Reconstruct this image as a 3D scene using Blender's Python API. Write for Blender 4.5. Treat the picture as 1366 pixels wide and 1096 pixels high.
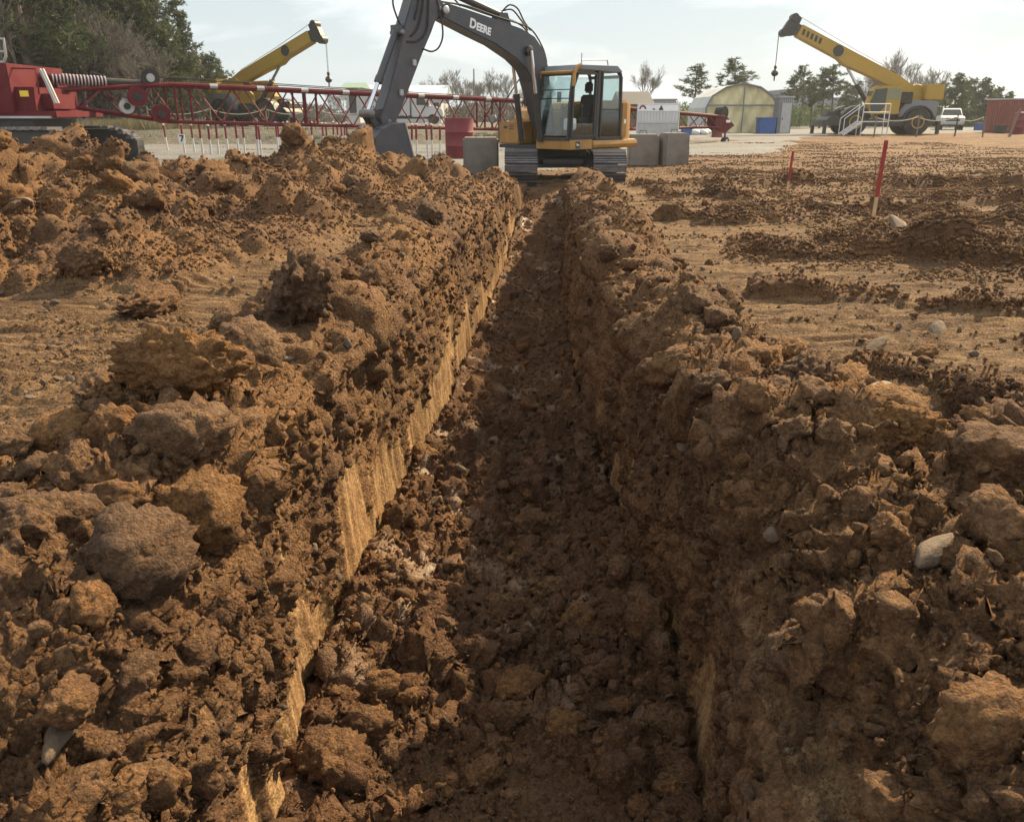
import bpy, bmesh, math, random
import numpy as np
from mathutils import Vector, Matrix, Euler

for _o in list(bpy.data.objects):
    bpy.data.objects.remove(_o, do_unlink=True)
SC = bpy.context.scene
COL = SC.collection
R = math.radians

# ------------------------------------------------------------------ camera
CAM_Z = 1.55
PITCH = math.atan2(393, 1072.0)
FPX = 1072.0
cd = bpy.data.cameras.new('camera'); cam = bpy.data.objects.new('camera', cd); COL.objects.link(cam)
cd.sensor_fit = 'HORIZONTAL'; cd.sensor_width = 36.0; cd.lens = 36.0 * FPX / 1366.0
cd.clip_start = 0.05; cd.clip_end = 3000
cam.location = (0, 0, CAM_Z); cam.rotation_euler = (math.pi / 2 - PITCH, 0, 0)
SC.camera = cam

# ------------------------------------------------------------------ sky and sun
SUN_AZ, SUN_EL = 42.0, 38.0          # degrees right of +Y, above the horizon
w = bpy.data.worlds.new('World'); SC.world = w; w.use_nodes = True
nt = w.node_tree; N = nt.nodes; L = nt.links
for n in list(N): N.remove(n)
out = N.new('ShaderNodeOutputWorld'); bg = N.new('ShaderNodeBackground'); L.new(bg.outputs[0], out.inputs[0])
sky = N.new('ShaderNodeTexSky'); sky.sky_type = 'NISHITA'; sky.sun_disc = False
sky.sun_elevation = R(SUN_EL); sky.sun_rotation = R(SUN_AZ); sky.dust_density = 2.0; sky.air_density = 1.0
tc = N.new('ShaderNodeTexCoord'); mp = N.new('ShaderNodeMapping'); mp.inputs['Scale'].default_value = (1.0, 1.0, 3.4)
mp.inputs['Location'].default_value = (3.3, 1.7, 0.2)
L.new(tc.outputs['Generated'], mp.inputs['Vector'])
n1 = N.new('ShaderNodeTexNoise'); n1.inputs['Scale'].default_value = 2.1; n1.inputs['Detail'].default_value = 7; n1.inputs['Roughness'].default_value = 0.52
n1.inputs['Distortion'].default_value = 0.35
L.new(mp.outputs[0], n1.inputs['Vector'])
cr = N.new('ShaderNodeValToRGB'); L.new(n1.outputs['Fac'], cr.inputs[0])
cr.color_ramp.elements[0].position = 0.37; cr.color_ramp.elements[0].color = (6.2, 7.1, 7.5, 1)
cr.color_ramp.elements[1].position = 0.58; cr.color_ramp.elements[1].color = (12.4, 12.5, 12.3, 1)
e = cr.color_ramp.elements.new(0.47); e.color = (9.8, 10.3, 10.4, 1)
mx = N.new('ShaderNodeMixRGB'); mx.inputs[0].default_value = 0.86
L.new(sky.outputs[0], mx.inputs[1]); L.new(cr.outputs[0], mx.inputs[2]); L.new(mx.outputs[0], bg.inputs[0])
bg.inputs[1].default_value = 0.050
sd = bpy.data.lights.new('sun', 'SUN'); sun = bpy.data.objects.new('sun', sd); COL.objects.link(sun)
sd.energy = 5.0; sd.angle = R(1.5); sd.color = (1.0, 0.78, 0.48)
_sv = Vector((math.sin(R(SUN_AZ)) * math.cos(R(SUN_EL)), math.cos(R(SUN_AZ)) * math.cos(R(SUN_EL)), math.sin(R(SUN_EL))))
sun.rotation_euler = _sv.to_track_quat('Z', 'Y').to_euler(); sun.location = (20, 20, 40)
SC.view_settings.view_transform = 'Standard'; SC.view_settings.look = 'None'
SC.view_settings.exposure = 1.20; SC.view_settings.gamma = 1.0; SC.view_settings.use_curve_mapping = False

# ------------------------------------------------------------------ helpers
def at(u, v, Y):
    """world point seen at picture position (u, v) of the 1366 x 1096 photograph, at the distance Y"""
    a, b = (u - 683) / FPX, (v - 548) / FPX
    dy = math.cos(PITCH) - b * math.sin(PITCH); dz = -math.sin(PITCH) - b * math.cos(PITCH)
    t = Y / dy
    return Vector((a * t, Y, CAM_Z + dz * t))

def tag(o, label=None, cat=None, group=None, kind=None):
    if label: o['label'] = label
    if cat: o['category'] = cat
    if group: o['group'] = group
    if kind: o['kind'] = kind
    return o

def empty(name, loc=(0, 0, 0), rz=0.0):
    o = bpy.data.objects.new(name, None); COL.objects.link(o)
    o.location = loc; o.rotation_euler = (0, 0, rz); o.empty_display_size = 0.2
    return o

def obj_from(name, me, mat=None, parent=None):
    o = bpy.data.objects.new(name, me); COL.objects.link(o)
    if mat is not None and not me.materials: me.materials.append(mat)
    if parent is not None: o.parent = parent
    return o

def copy_tree(o, parent=None):
    c = o.copy(); COL.objects.link(c); c.parent = parent
    for ch in list(o.children): copy_tree(ch, c)
    return c

class MB:
    """collects shapes and builds them as one mesh object"""
    def __init__(s): s.v = []; s.f = []
    def add(s, vs, fs):
        b = len(s.v); s.v += [tuple(p) for p in vs]; s.f += [tuple(i + b for i in f) for f in fs]; return s
    def box(s, c, d, rz=0.0, taper=1.0, M=None):
        x, y, z = d[0] / 2, d[1] / 2, d[2] / 2; vs = []
        for k, (sx, sy, sz) in enumerate([(-1,-1,-1),(1,-1,-1),(1,1,-1),(-1,1,-1),(-1,-1,1),(1,-1,1),(1,1,1),(-1,1,1)]):
            q = taper if sz > 0 else 1.0
            p = Vector((sx * x * q, sy * y * q, sz * z))
            if rz: p.rotate(Euler((0, 0, rz)))
            if M is not None: p = M @ p
            vs.append(p + Vector(c))
        return s.add(vs, [(0,3,2,1),(4,5,6,7),(0,1,5,4),(1,2,6,5),(2,3,7,6),(3,0,4,7)])
    def bar(s, a, b, wd, ht, up=(0, 0, 1)):
        a, b = Vector(a), Vector(b); d = b - a; ln = d.length; d.normalize()
        sd_ = d.cross(Vector(up))
        if sd_.length < 1e-4: sd_ = d.cross(Vector((1, 0, 0)))
        sd_.normalize(); u = sd_.cross(d)
        vs = []
        for p in (a, b):
            for (i, j) in ((-1, -1), (1, -1), (1, 1), (-1, 1)): vs.append(p + sd_ * (i * wd / 2) + u * (j * ht / 2))
        return s.add(vs, [(0,1,2,3),(7,6,5,4),(0,4,5,1),(1,5,6,2),(2,6,7,3),(3,7,4,0)])
    def tube(s, a, b, r0, r1=None, n=10, caps=True):
        r1 = r0 if r1 is None else r1
        a, b = Vector(a), Vector(b); d = (b - a).normalized()
        u = d.cross(Vector((0, 0, 1)));
        if u.length < 1e-3: u = d.cross(Vector((1, 0, 0)))
        u.normalize(); q = d.cross(u); vs = []
        for p, r in ((a, r0), (b, r1)):
            for k in range(n):
                t = 2 * math.pi * k / n; vs.append(p + u * (r * math.cos(t)) + q * (r * math.sin(t)))
        fs = [(k, (k + 1) % n, n + (k + 1) % n, n + k) for k in range(n)]
        if caps: fs += [tuple(range(n - 1, -1, -1)), tuple(range(n, 2 * n))]
        return s.add(vs, fs)
    def path(s, pts, r, n=6):
        pts = [Vector(p) for p in pts]; vs = []; fs = []; m = len(pts)
        pu = None
        for i, p in enumerate(pts):
            d = (pts[min(i + 1, m - 1)] - pts[max(i - 1, 0)]).normalized()
            u = d.cross(Vector((0, 0, 1))) if pu is None else pu - d * pu.dot(d)
            if u.length < 1e-3: u = d.cross(Vector((1, 0, 0)))
            u.normalize(); pu = u; q = d.cross(u)
            rr = r[i] if isinstance(r, (list, tuple)) else r
            for k in range(n):
                t = 2 * math.pi * k / n; vs.append(p + u * (rr * math.cos(t)) + q * (rr * math.sin(t)))
        for i in range(m - 1):
            for k in range(n):
                fs.append((i*n + k, i*n + (k+1) % n, (i+1)*n + (k+1) % n, (i+1)*n + k))
        fs += [tuple(range(n - 1, -1, -1)), tuple(range((m-1)*n, m*n))]
        return s.add(vs, fs)
    def prism(s, poly, fa, fb):
        """poly: list of 2-D points; fa, fb: maps from a 2-D point to the 3-D point of either end face"""
        n = len(poly); vs = [fa(p) for p in poly] + [fb(p) for p in poly]
        fs = [tuple(range(n - 1, -1, -1)), tuple(range(n, 2 * n))]
        fs += [(k, (k + 1) % n, n + (k + 1) % n, n + k) for k in range(n)]
        return s.add(vs, fs)
    def prism_y(s, poly, y0, y1):          # polygon in x,z stretched along y
        return s.prism(poly, lambda p: (p[0], y0, p[1]), lambda p: (p[0], y1, p[1]))
    def prism_x(s, poly, x0, x1):          # polygon in y,z stretched along x
        return s.prism(poly, lambda p: (x0, p[0], p[1]), lambda p: (x1, p[0], p[1]))
    def prism_z(s, poly, z0, z1):
        return s.prism(poly, lambda p: (p[0], p[1], z0), lambda p: (p[0], p[1], z1))
    def lathe(s, prof, c=(0, 0, 0), axis='z', n=20):
        """prof: (radius, height) pairs turned about an axis"""
        vs = []; fs = []; m = len(prof)
        for (r, h) in prof:
            for k in range(n):
                t = 2 * math.pi * k / n; a, b = r * math.cos(t), r * math.sin(t)
                p = {'z': (a, b, h), 'x': (h, a, b), 'y': (a, h, b)}[axis]
                vs.append((p[0] + c[0], p[1] + c[1], p[2] + c[2]))
        for i in range(m - 1):
            for k in range(n): fs.append((i*n + k, i*n + (k+1) % n, (i+1)*n + (k+1) % n, (i+1)*n + k))
        fs += [tuple(range(n - 1, -1, -1)), tuple(range((m-1)*n, m*n))]
        return s.add(vs, fs)
    def mesh(s, name, mat=None, smooth=False, bevel=0.0):
        me = bpy.data.meshes.new(name); me.from_pydata([tuple(p) for p in s.v], [], s.f)
        bm = bmesh.new(); bm.from_mesh(me); bmesh.ops.recalc_face_normals(bm, faces=bm.faces)
        if bevel > 0:
            ed = [e for e in bm.edges if len(e.link_faces) == 2 and e.calc_face_angle(0) > 0.6]
            bmesh.ops.bevel(bm, geom=ed, offset=bevel, segments=2, affect='EDGES', clamp_overlap=True)
        bm.to_mesh(me); bm.free()
        if smooth:
            me.polygons.foreach_set('use_smooth', [True] * len(me.polygons))
            try: me.set_sharp_from_angle(angle=R(38))
            except Exception: pass
        if mat is not None: me.materials.append(mat)
        return me
    def build(s, name, mat=None, parent=None, smooth=False, bevel=0.0):
        return obj_from(name, s.mesh(name, mat, smooth, bevel), None, parent)

# ------------------------------------------------------------------ materials
def new_mat(name):
    m = bpy.data.materials.new(name); m.use_nodes = True
    nt = m.node_tree; b = nt.nodes['Principled BSDF']
    return m, nt, b

def paint(name, col, rough=0.45, metal=0.0, dirt=0.35, dirt_col=(0.16, 0.10, 0.06), scale=5.0, bump=0.0, spec=0.5):
    m, nt, b = new_mat(name); N, L = nt.nodes, nt.links
    b.inputs['Roughness'].default_value = rough; b.inputs['Metallic'].default_value = metal
    b.inputs['Specular IOR Level'].default_value = spec
    tc = N.new('ShaderNodeTexCoord')
    n = N.new('ShaderNodeTexNoise'); n.inputs['Scale'].default_value = scale; n.inputs['Detail'].default_value = 8; n.inputs['Roughness'].default_value = 0.65
    L.new(tc.outputs['Object'], n.inputs['Vector'])
    r = N.new('ShaderNodeMapRange'); r.inputs[1].default_value = 0.42; r.inputs[2].default_value = 0.78; r.inputs[3].default_value = 0.0; r.inputs[4].default_value = dirt
    L.new(n.outputs['Fac'], r.inputs[0])
    n2 = N.new('ShaderNodeTexNoise'); n2.inputs['Scale'].default_value = scale * 0.35; n2.inputs['Detail'].default_value = 3
    L.new(tc.outputs['Object'], n2.inputs['Vector'])
    v = N.new('ShaderNodeMixRGB'); v.inputs[1].default_value = (*[c * 0.85 for c in col], 1); v.inputs[2].default_value = (*[min(1, c * 1.12) for c in col], 1)
    L.new(n2.outputs['Fac'], v.inputs[0])
    mx = N.new('ShaderNodeMixRGB'); mx.inputs[2].default_value = (*dirt_col, 1)
    L.new(r.outputs[0], mx.inputs[0]); L.new(v.outputs[0], mx.inputs[1]); L.new(mx.outputs[0], b.inputs['Base Color'])
    rr = N.new('ShaderNodeMapRange'); rr.inputs[3].default_value = rough; rr.inputs[4].default_value = min(1, rough + 0.35)
    L.new(r.outputs[0], rr.inputs[0]); L.new(rr.outputs[0], b.inputs['Roughness'])
    if bump > 0:
        bp = N.new('ShaderNodeBump'); bp.inputs['Strength'].default_value = bump; bp.inputs['Distance'].default_value = 0.02
        L.new(n.outputs['Fac'], bp.inputs['Height']); L.new(bp.outputs[0], b.inputs['Normal'])
    return m

def soil_mat(name, use_attr=True, light=0.0):
    """clay soil: brown to orange, tan where a bucket smeared it, wet in the low places"""
    m, nt, b = new_mat(name); N, L = nt.nodes, nt.links
    geo = N.new('ShaderNodeNewGeometry'); tc = N.new('ShaderNodeTexCoord')
    pos = geo.outputs['Position']
    def noise(sc, det=4, rough=0.6, vec=None, dist=0.0):
        n = N.new('ShaderNodeTexNoise'); n.inputs['Scale'].default_value = sc; n.inputs['Detail'].default_value = det; n.inputs['Roughness'].default_value = rough
        n.inputs['Distortion'].default_value = dist
        L.new(vec if vec is not None else pos, n.inputs['Vector']); return n.outputs['Fac']
    def rng(x, a, b_, c=0.0, d=1.0):
        r = N.new('ShaderNodeMapRange'); r.inputs[1].default_value = a; r.inputs[2].default_value = b_; r.inputs[3].default_value = c; r.inputs[4].default_value = d
        L.new(x, r.inputs[0]); return r.outputs[0]
    def mix(f, a, b_):
        q = N.new('ShaderNodeMixRGB')
        for i, x in ((0, f), (1, a), (2, b_)):
            if isinstance(x, (int, float)): q.inputs[i].default_value = x
            elif isinstance(x, tuple): q.inputs[i].default_value = (*x, 1)
            else: L.new(x, q.inputs[i])
        return q.outputs[0]
    def math_(op, a, b_):
        q = N.new('ShaderNodeMath'); q.operation = op; q.use_clamp = False
        for i, x in ((0, a), (1, b_)):
            if isinstance(x, (int, float)): q.inputs[i].default_value = x
            else: L.new(x, q.inputs[i])
        return q.outputs[0]
    big, mid, fine = noise(0.9, 3), noise(7.0, 6, 0.65), noise(70, 4, 0.7)
    DARK, MID_, ORANGE, TAN, GREY = (0.072, 0.036, 0.018), (0.150, 0.077, 0.036), (0.250, 0.132, 0.054), (0.43, 0.285, 0.130), (0.19, 0.138, 0.092)
    c = mix(rng(mid, 0.33, 0.66), DARK, MID_)
    c = mix(math_('MULTIPLY', rng(big, 0.38, 0.62), 0.60), c, ORANGE)
    c = mix(math_('MULTIPLY', rng(noise(26, 5, 0.7), 0.52, 0.66), 0.5), c, (0.245, 0.140, 0.064))
    c = mix(math_('MULTIPLY', rng(noise(19, 5, 0.7), 0.52, 0.68), 0.55), c, (0.040, 0.020, 0.011))
    c = mix(math_('MULTIPLY', rng(fine, 0.56, 0.74), 0.45), c, GREY)
    rough = 0.9
    if use_attr:
        def attr(nm):
            a = N.new('ShaderNodeAttribute'); a.attribute_name = nm; return a.outputs['Fac']
        wall, flat, wet, dark = attr('wall'), attr('flat'), attr('wet'), attr('dark')
        mpn = N.new('ShaderNodeMapping'); mpn.inputs['Scale'].default_value = (1.0, 2.3, 0.16); L.new(pos, mpn.inputs['Vector'])
        streak = noise(9.0, 5, 0.6, mpn.outputs[0], 0.4)
        mpf = N.new('ShaderNodeMapping'); mpf.inputs['Scale'].default_value = (0.55, 5.0, 1.5); mpf.inputs['Rotation'].default_value = (0, 0, R(-4)); L.new(pos, mpf.inputs['Vector'])
        comb = noise(2.6, 6, 0.62, mpf.outputs[0], 0.3)
        fc = mix(rng(comb, 0.40, 0.62), mix(rng(mid, 0.35, 0.65), (0.064, 0.032, 0.016), (0.140, 0.076, 0.036)), (0.30, 0.186, 0.090))
        fc = mix(math_('MULTIPLY', rng(fine, 0.55, 0.72), 0.5), fc, (0.235, 0.185, 0.13))
        c = mix(math_('MULTIPLY', flat, 0.85), c, fc)
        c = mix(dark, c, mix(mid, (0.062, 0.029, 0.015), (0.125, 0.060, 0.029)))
        c = mix(math_('MULTIPLY', math_('MULTIPLY', wall, rng(noise(6.5, 4, 0.6), 0.30, 0.48)), rng(streak, 0.40, 0.60)), c, mix(mid, (0.22, 0.132, 0.058), (0.37, 0.242, 0.112)))
        wetp = math_('MULTIPLY', wet, rng(noise(2.2, 2, 0.5), 0.57, 0.63))
        c = mix(math_('MULTIPLY', wetp, 0.55), c, (0.16, 0.105, 0.066))
        rr = math_('SUBTRACT', 0.92, math_('MULTIPLY', wetp, 0.45))
        L.new(rr, b.inputs['Roughness'])
    else:
        if light > 0: c = mix(light, c, mix(rng(mid, 0.35, 0.65), (0.13, 0.072, 0.035), (0.26, 0.155, 0.075)))
        oi = N.new('ShaderNodeObjectInfo')
        hs = N.new('ShaderNodeHueSaturation'); L.new(c, hs.inputs['Color'])
        L.new(rng(oi.outputs['Random'], 0, 1, 0.82, 1.12), hs.inputs['Value'])
        L.new(rng(oi.outputs['Random'], 0, 1, 0.92, 1.08), hs.inputs['Saturation'])
        c = hs.outputs[0]
        b.inputs['Roughness'].default_value = 0.92
    b.inputs['Specular IOR Level'].default_value = 0.3
    gr = N.new('ShaderNodeHueSaturation'); L.new(c, gr.inputs['Color']); L.new(rng(noise(62, 5, 0.75), 0.36, 0.64, 0.55, 1.5), gr.inputs['Value']); c = gr.outputs[0]
    L.new(c, b.inputs['Base Color'])
    if use_attr:
        pass
    def grains(sc):
        v = N.new('ShaderNodeTexVoronoi'); v.inputs['Scale'].default_value = sc; v.inputs['Randomness'].default_value = 1.0
        wv = N.new('ShaderNodeVectorMath'); wv.operation = 'ADD'; nn = N.new('ShaderNodeTexNoise'); nn.inputs['Scale'].default_value = sc * 0.8; L.new(pos, nn.inputs['Vector'])
        sv = N.new('ShaderNodeVectorMath'); sv.operation = 'SCALE'; sv.inputs['Scale'].default_value = 0.9 / sc; L.new(nn.outputs['Color'], sv.inputs[0]); L.new(pos, wv.inputs[0]); L.new(sv.outputs[0], wv.inputs[1])
        L.new(wv.outputs[0], v.inputs['Vector']); return math_('SUBTRACT', 1.0, v.outputs['Distance'])
    g1, g2 = math_('MULTIPLY', grains(56), 0.42), math_('MULTIPLY', grains(130), 0.26)
    h = math_('ADD', math_('MULTIPLY', noise(58, 6, 0.75), 0.75), math_('ADD', g1, g2))
    if use_attr:
        h = math_('MULTIPLY', h, math_('SUBTRACT', 1.0, math_('MULTIPLY', wall, 0.75)))
        h = math_('MULTIPLY', h, math_('SUBTRACT', 1.0, math_('MULTIPLY', wetp, 0.8)))
    bp = N.new('ShaderNodeBump'); bp.inputs['Strength'].default_value = 1.0; bp.inputs['Distance'].default_value = 0.032
    L.new(h, bp.inputs['Height'])
    if use_attr:
        b2 = N.new('ShaderNodeBump'); b2.inputs['Distance'].default_value = 0.16
        hh = math_('ADD', math_('MULTIPLY', comb, 0.7), math_('MULTIPLY', noise(16, 5, 0.7), 0.3))
        L.new(flat, b2.inputs['Strength']); L.new(hh, b2.inputs['Height']); L.new(b2.outputs[0], bp.inputs['Normal'])
    L.new(bp.outputs[0], b.inputs['Normal'])
    return m
# ------------------------------------------------------------------ noise
def _hash(ix, iy, iz, seed):
    h = (ix.astype(np.uint32) * np.uint32(374761393) + iy.astype(np.uint32) * np.uint32(668265263)
         + iz.astype(np.uint32) * np.uint32(2147483647) + np.uint32(seed) * np.uint32(3266489917))
    h = (h ^ (h >> np.uint32(13))) * np.uint32(1274126177)
    h = (h ^ (h >> np.uint32(16))) * np.uint32(2246822519)
    return h ^ (h >> np.uint32(15))

def _u(h, k):
    h = (h ^ np.uint32(k * 7919 + 17)) * np.uint32(2654435761)
    return ((h >> np.uint32(8)) & np.uint32(0xffff)).astype(np.float32) / np.float32(65535)

def vnoise(P, scale, seed, octs=1, gain=0.5):
    """value noise in [-1, 1]; P is (n, 3)"""
    tot = np.zeros(len(P), np.float32); amp = 1.0; s = 0.0
    for o in range(octs):
        Q = (P / np.asarray(scale, np.float32) * (2 ** o) + 1000.5 + 13.7 * o).astype(np.float32)
        I = np.floor(Q).astype(np.int64); F = Q - I; F = F * F * F * (F * (F * 6 - 15) + 10)
        r = np.zeros(len(P), np.float32)
        for dx in (0, 1):
            wx = F[:, 0] if dx else 1 - F[:, 0]
            for dy in (0, 1):
                wy = F[:, 1] if dy else 1 - F[:, 1]
                for dz in (0, 1):
                    wz = F[:, 2] if dz else 1 - F[:, 2]
                    r += wx * wy * wz * _u(_hash(I[:, 0] + dx, I[:, 1] + dy, I[:, 2] + dz, seed + o), 1)
        tot += amp * (r * 2 - 1); s += amp; amp *= gain
    return tot / s

def lumps(P, cell, seed, fill=0.8, flatz=1.0):
    """union of balls of uneven size scattered through space: height 0..~0.55, creased between the balls"""
    Q = (P / np.array([cell, cell, cell * flatz], np.float32) + 500.0).astype(np.float32)
    B = np.floor(Q - 0.5).astype(np.int64); best = np.zeros(len(P), np.float32)
    for dx in (0, 1):
        for dy in (0, 1):
            for dz in (0, 1):
                ix, iy, iz = B[:, 0] + dx, B[:, 1] + dy, B[:, 2] + dz
                h = _hash(ix, iy, iz, seed)
                rad = 0.30 + 0.32 * _u(h, 4)
                ex = Q[:, 0] - (ix + 0.25 + 0.5 * _u(h, 1)); ey = Q[:, 1] - (iy + 0.25 + 0.5 * _u(h, 2)); ez = Q[:, 2] - (iz + 0.25 + 0.5 * _u(h, 3))
                # each ball squashed in its own direction, so that no two lumps look alike
                t = (_u(h, 6) * 6.283).astype(np.float32); k = 0.45 * _u(h, 7)
                pr = ex * np.cos(t) + ey * np.sin(t)
                d2 = ex * ex + ey * ey + ez * ez + k * pr * pr * 2
                q = np.sqrt(np.maximum(rad * rad - d2, 0))
                q *= (_u(h, 5) < fill)
                np.maximum(best, q, out=best)
    return best

def smooth(a, b, x):
    t = np.clip((x - a) / (b - a), 0, 1); return t * t * (3 - 2 * t)

# ------------------------------------------------------------------ the shape of the place (world units, metres)
def trench_x(y):  return -0.09 + 0.0022 * np.minimum(y, 21) ** 2
def half_w(y):    return np.interp(y, [-1, 1, 2.2, 3.0, 4.5, 7, 13, 18, 20], [0.5, 0.66, 0.72, 0.80, 0.72, 0.62, 0.54, 0.55, 0.45])
def floor_z(y):   return np.interp(y, [-1.2, 0.3, 2, 4, 7, 12, 15.5, 18.2, 20.2, 21], [0, -0.62, -0.78, -0.9, -1.08, -1.15, -1.12, -0.72, -0.12, 0.0])

_rs = np.random.RandomState(5)
# heaps of the spoil pile left of the trench: x, y, radius, height
HEAPS = [(-6.75, 10.4, 1.3, 1.46), (-7.6, 9.3, 1.5, 1.30), (-5.85, 10.9, 1.2, 1.30), (-5.35, 12.2, 1.3, 0.78), (-6.2, 8.9, 1.5, 0.88), (-4.9, 9.8, 1.5, 0.78),
         (-5.1, 13.4, 1.3, 0.86), (-4.35, 11.6, 1.4, 0.66), (-4.5, 14.6, 1.3, 0.74), (-3.9, 13.3, 1.3, 0.66), (-3.95, 15.8, 1.35, 1.10),
         (-3.2, 15.0, 1.3, 0.80), (-3.40, 16.9, 1.4, 1.08), (-2.65, 17.2, 1.4, 0.78), (-2.1, 18.3, 1.3, 0.55), (-3.4, 11.0, 1.3, 0.48), (-2.7, 13.4, 1.3, 0.42),
         (-8.6, 8.6, 1.7, 1.0), (-9.8, 8.0, 1.8, 0.95), (-8.9, 11.2, 1.8, 1.15), (-10.8, 10.4, 1.8, 1.1), (-4.1, 8.3, 1.3, 0.48), (-5.6, 7.5, 1.2, 0.48), (-7.0, 7.4, 1.2, 0.52), (-3.1, 9.4, 1.1, 0.35),
         (-12.5, 9.5, 2.2, 1.1), (-6.3, 12.6, 1.5, 0.75), (-2.15, 15.2, 1.0, 0.40)]
# low ridges of loose soil on the right-hand ground: x0, y0, x1, y1, half width, height
RIDGES = [(2.15, 4.75, 2.75, 4.35, 0.22, 0.16), (2.55, 4.25, 3.1, 3.85, 0.26, 0.17), (2.7, 9.3, 5.0, 9.0, 0.45, 0.24), (3.0, 10.3, 4.6, 10.6, 0.4, 0.22),
          (4.7, 8.9, 7.2, 8.6, 0.5, 0.22), (5.5, 8.0, 8.5, 7.6, 0.5, 0.26), (3.6, 6.6, 5.2, 6.5, 0.25, 0.12), (5.0, 5.9, 6.2, 5.5, 0.25, 0.13), (6.5, 12.2, 10.5, 11.6, 0.7, 0.22),
          (3.9, 13.6, 7.0, 13.4, 0.7, 0.22), (8.5, 15.5, 13, 15.0, 0.9, 0.25), (2.0, 16.2, 4.5, 16.0, 0.7, 0.22), (2.7, 13.0, 3.9, 12.6, 0.5, 0.2), (7.5, 9.9, 11.5, 9.6, 0.7, 0.28),
          (3.4, 3.6, 4.4, 3.5, 0.28, 0.13), (2.3, 7.3, 3.3, 7.0, 0.3, 0.1), (9, 19, 15, 19.4, 1.0, 0.22), (3.5, 19, 7.5, 19.3, 0.9, 0.2)]

def surround_z(x, y):
    """ground outside the trench, before the fine relief; also returns how loose and how dark the soil is"""
    s = x - trench_x(y)
    fade = smooth(20.5, 18.5, y) * smooth(-2.0, -0.6, y)
    P = np.stack([x, y, 0 * x], 1).astype(np.float32)
    und = vnoise(P, (3.0, 3.0, 3.0), 11, 2)
    z = 0.035 * und + 0.05 * vnoise(P, (9, 9, 9), 12)
    loose = np.zeros_like(z); dark = np.zeros_like(z)
    # bank left of the trench
    jag = vnoise(P, (0.9, 0.8, 1.0), 21, 2)
    hl = np.interp(y, [0, 1.2, 2.2, 2.9, 3.6, 4.6, 6, 9, 14, 18], [0.26, 0.30, 0.40, 0.52, 0.46, 0.52, 0.46, 0.44, 0.42, 0.3]) * (1 + 0.35 * jag)
    cl = np.interp(y, [0, 2, 4, 8, 18], [1.22, 1.20, 1.15, 1.06, 1.02])
    t = -s - cl; t = np.where(t < 0, t / 0.52, t / np.interp(y, [0, 3, 6, 18], [0.75, 0.62, 0.60, 0.72])); bl = hl * np.where(np.abs(t) < 1, (1 - t * t) ** 1.1, 0) * (s < 0)
    hr = np.interp(y, [0, 1.5, 2.3, 3.2, 4.5, 7, 12, 18], [0.34, 0.38, 0.40, 0.46, 0.38, 0.38, 0.36, 0.28]) * (1 + 0.35 * jag)
    cr_ = np.interp(y, [0, 1.5, 2.6, 3.4, 5, 9, 18], [1.45, 1.40, 1.28, 1.16, 1.10, 1.02, 1.0])
    t2 = s - cr_; t2 = np.where(t2 < 0, t2 / 0.55, t2 / np.interp(y, [0, 2, 3.4, 5, 9, 18], [1.0, 0.95, 0.70, 0.55, 0.52, 0.55])); br = hr * np.where(np.abs(t2) < 1, (1 - t2 * t2) ** 1.1, 0) * (s > 0)
    bank = np.maximum(bl, br) * fade
    z = z + bank; loose = np.maximum(loose, smooth(0.02, 0.12, bank))
    # spoil pile
    hp = np.zeros_like(z)
    wx = x + 0.25 * vnoise(P, (0.8, 0.8, 1), 31, 2); wy = y + 0.25 * vnoise(P, (0.8, 0.8, 1), 32, 2)
    for (hx, hy, hr_, hh) in HEAPS:
        d = np.hypot(wx - hx, wy - hy) / hr_
        hp = np.maximum(hp, hh * np.maximum(0, 1 - d ** 1.35 * 0.82) * smooth(1.35, 0.9, d))
    z = np.maximum(z, hp + 0.15 * z); loose = np.maximum(loose, smooth(0.03, 0.2, hp))
    # ridges of loose soil
    for (x0, y0, x1, y1, hw, hh) in RIDGES:
        dx, dy = x1 - x0, y1 - y0; q = np.clip(((x - x0) * dx + (y - y0) * dy) / (dx * dx + dy * dy), 0, 1)
        d = np.hypot(wx - (x0 + q * dx), (wy - (y0 + q * dy)) * 1.3) / hw
        k = np.maximum(0, 1 - d ** 1.5) * np.clip(0.55 + 1.1 * vnoise(P, (0.55, 0.40, 1), 41, 2), 0, 1.3)
        z = z + 0.8 * hh * k; loose = np.maximum(loose, smooth(0.05, 0.35, k)); dark = np.maximum(dark, 0.75 * smooth(0.1, 0.5, k) * smooth(5.5, 8, y))
    churn = smooth(-0.10 - 0.15 * smooth(14, 26, y), 0.30, vnoise(P, (2.4, 1.0, 1), 51, 3)) * smooth(2.4, 5, np.abs(s)) * smooth(5.0, 9.0, y) * ((s > 0) | (y > 20))
    dark = np.maximum(dark, 0.7 * churn); loose = np.maximum(loose, 0.55 * churn); z = z + 0.05 * churn
    return z, loose, dark

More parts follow.
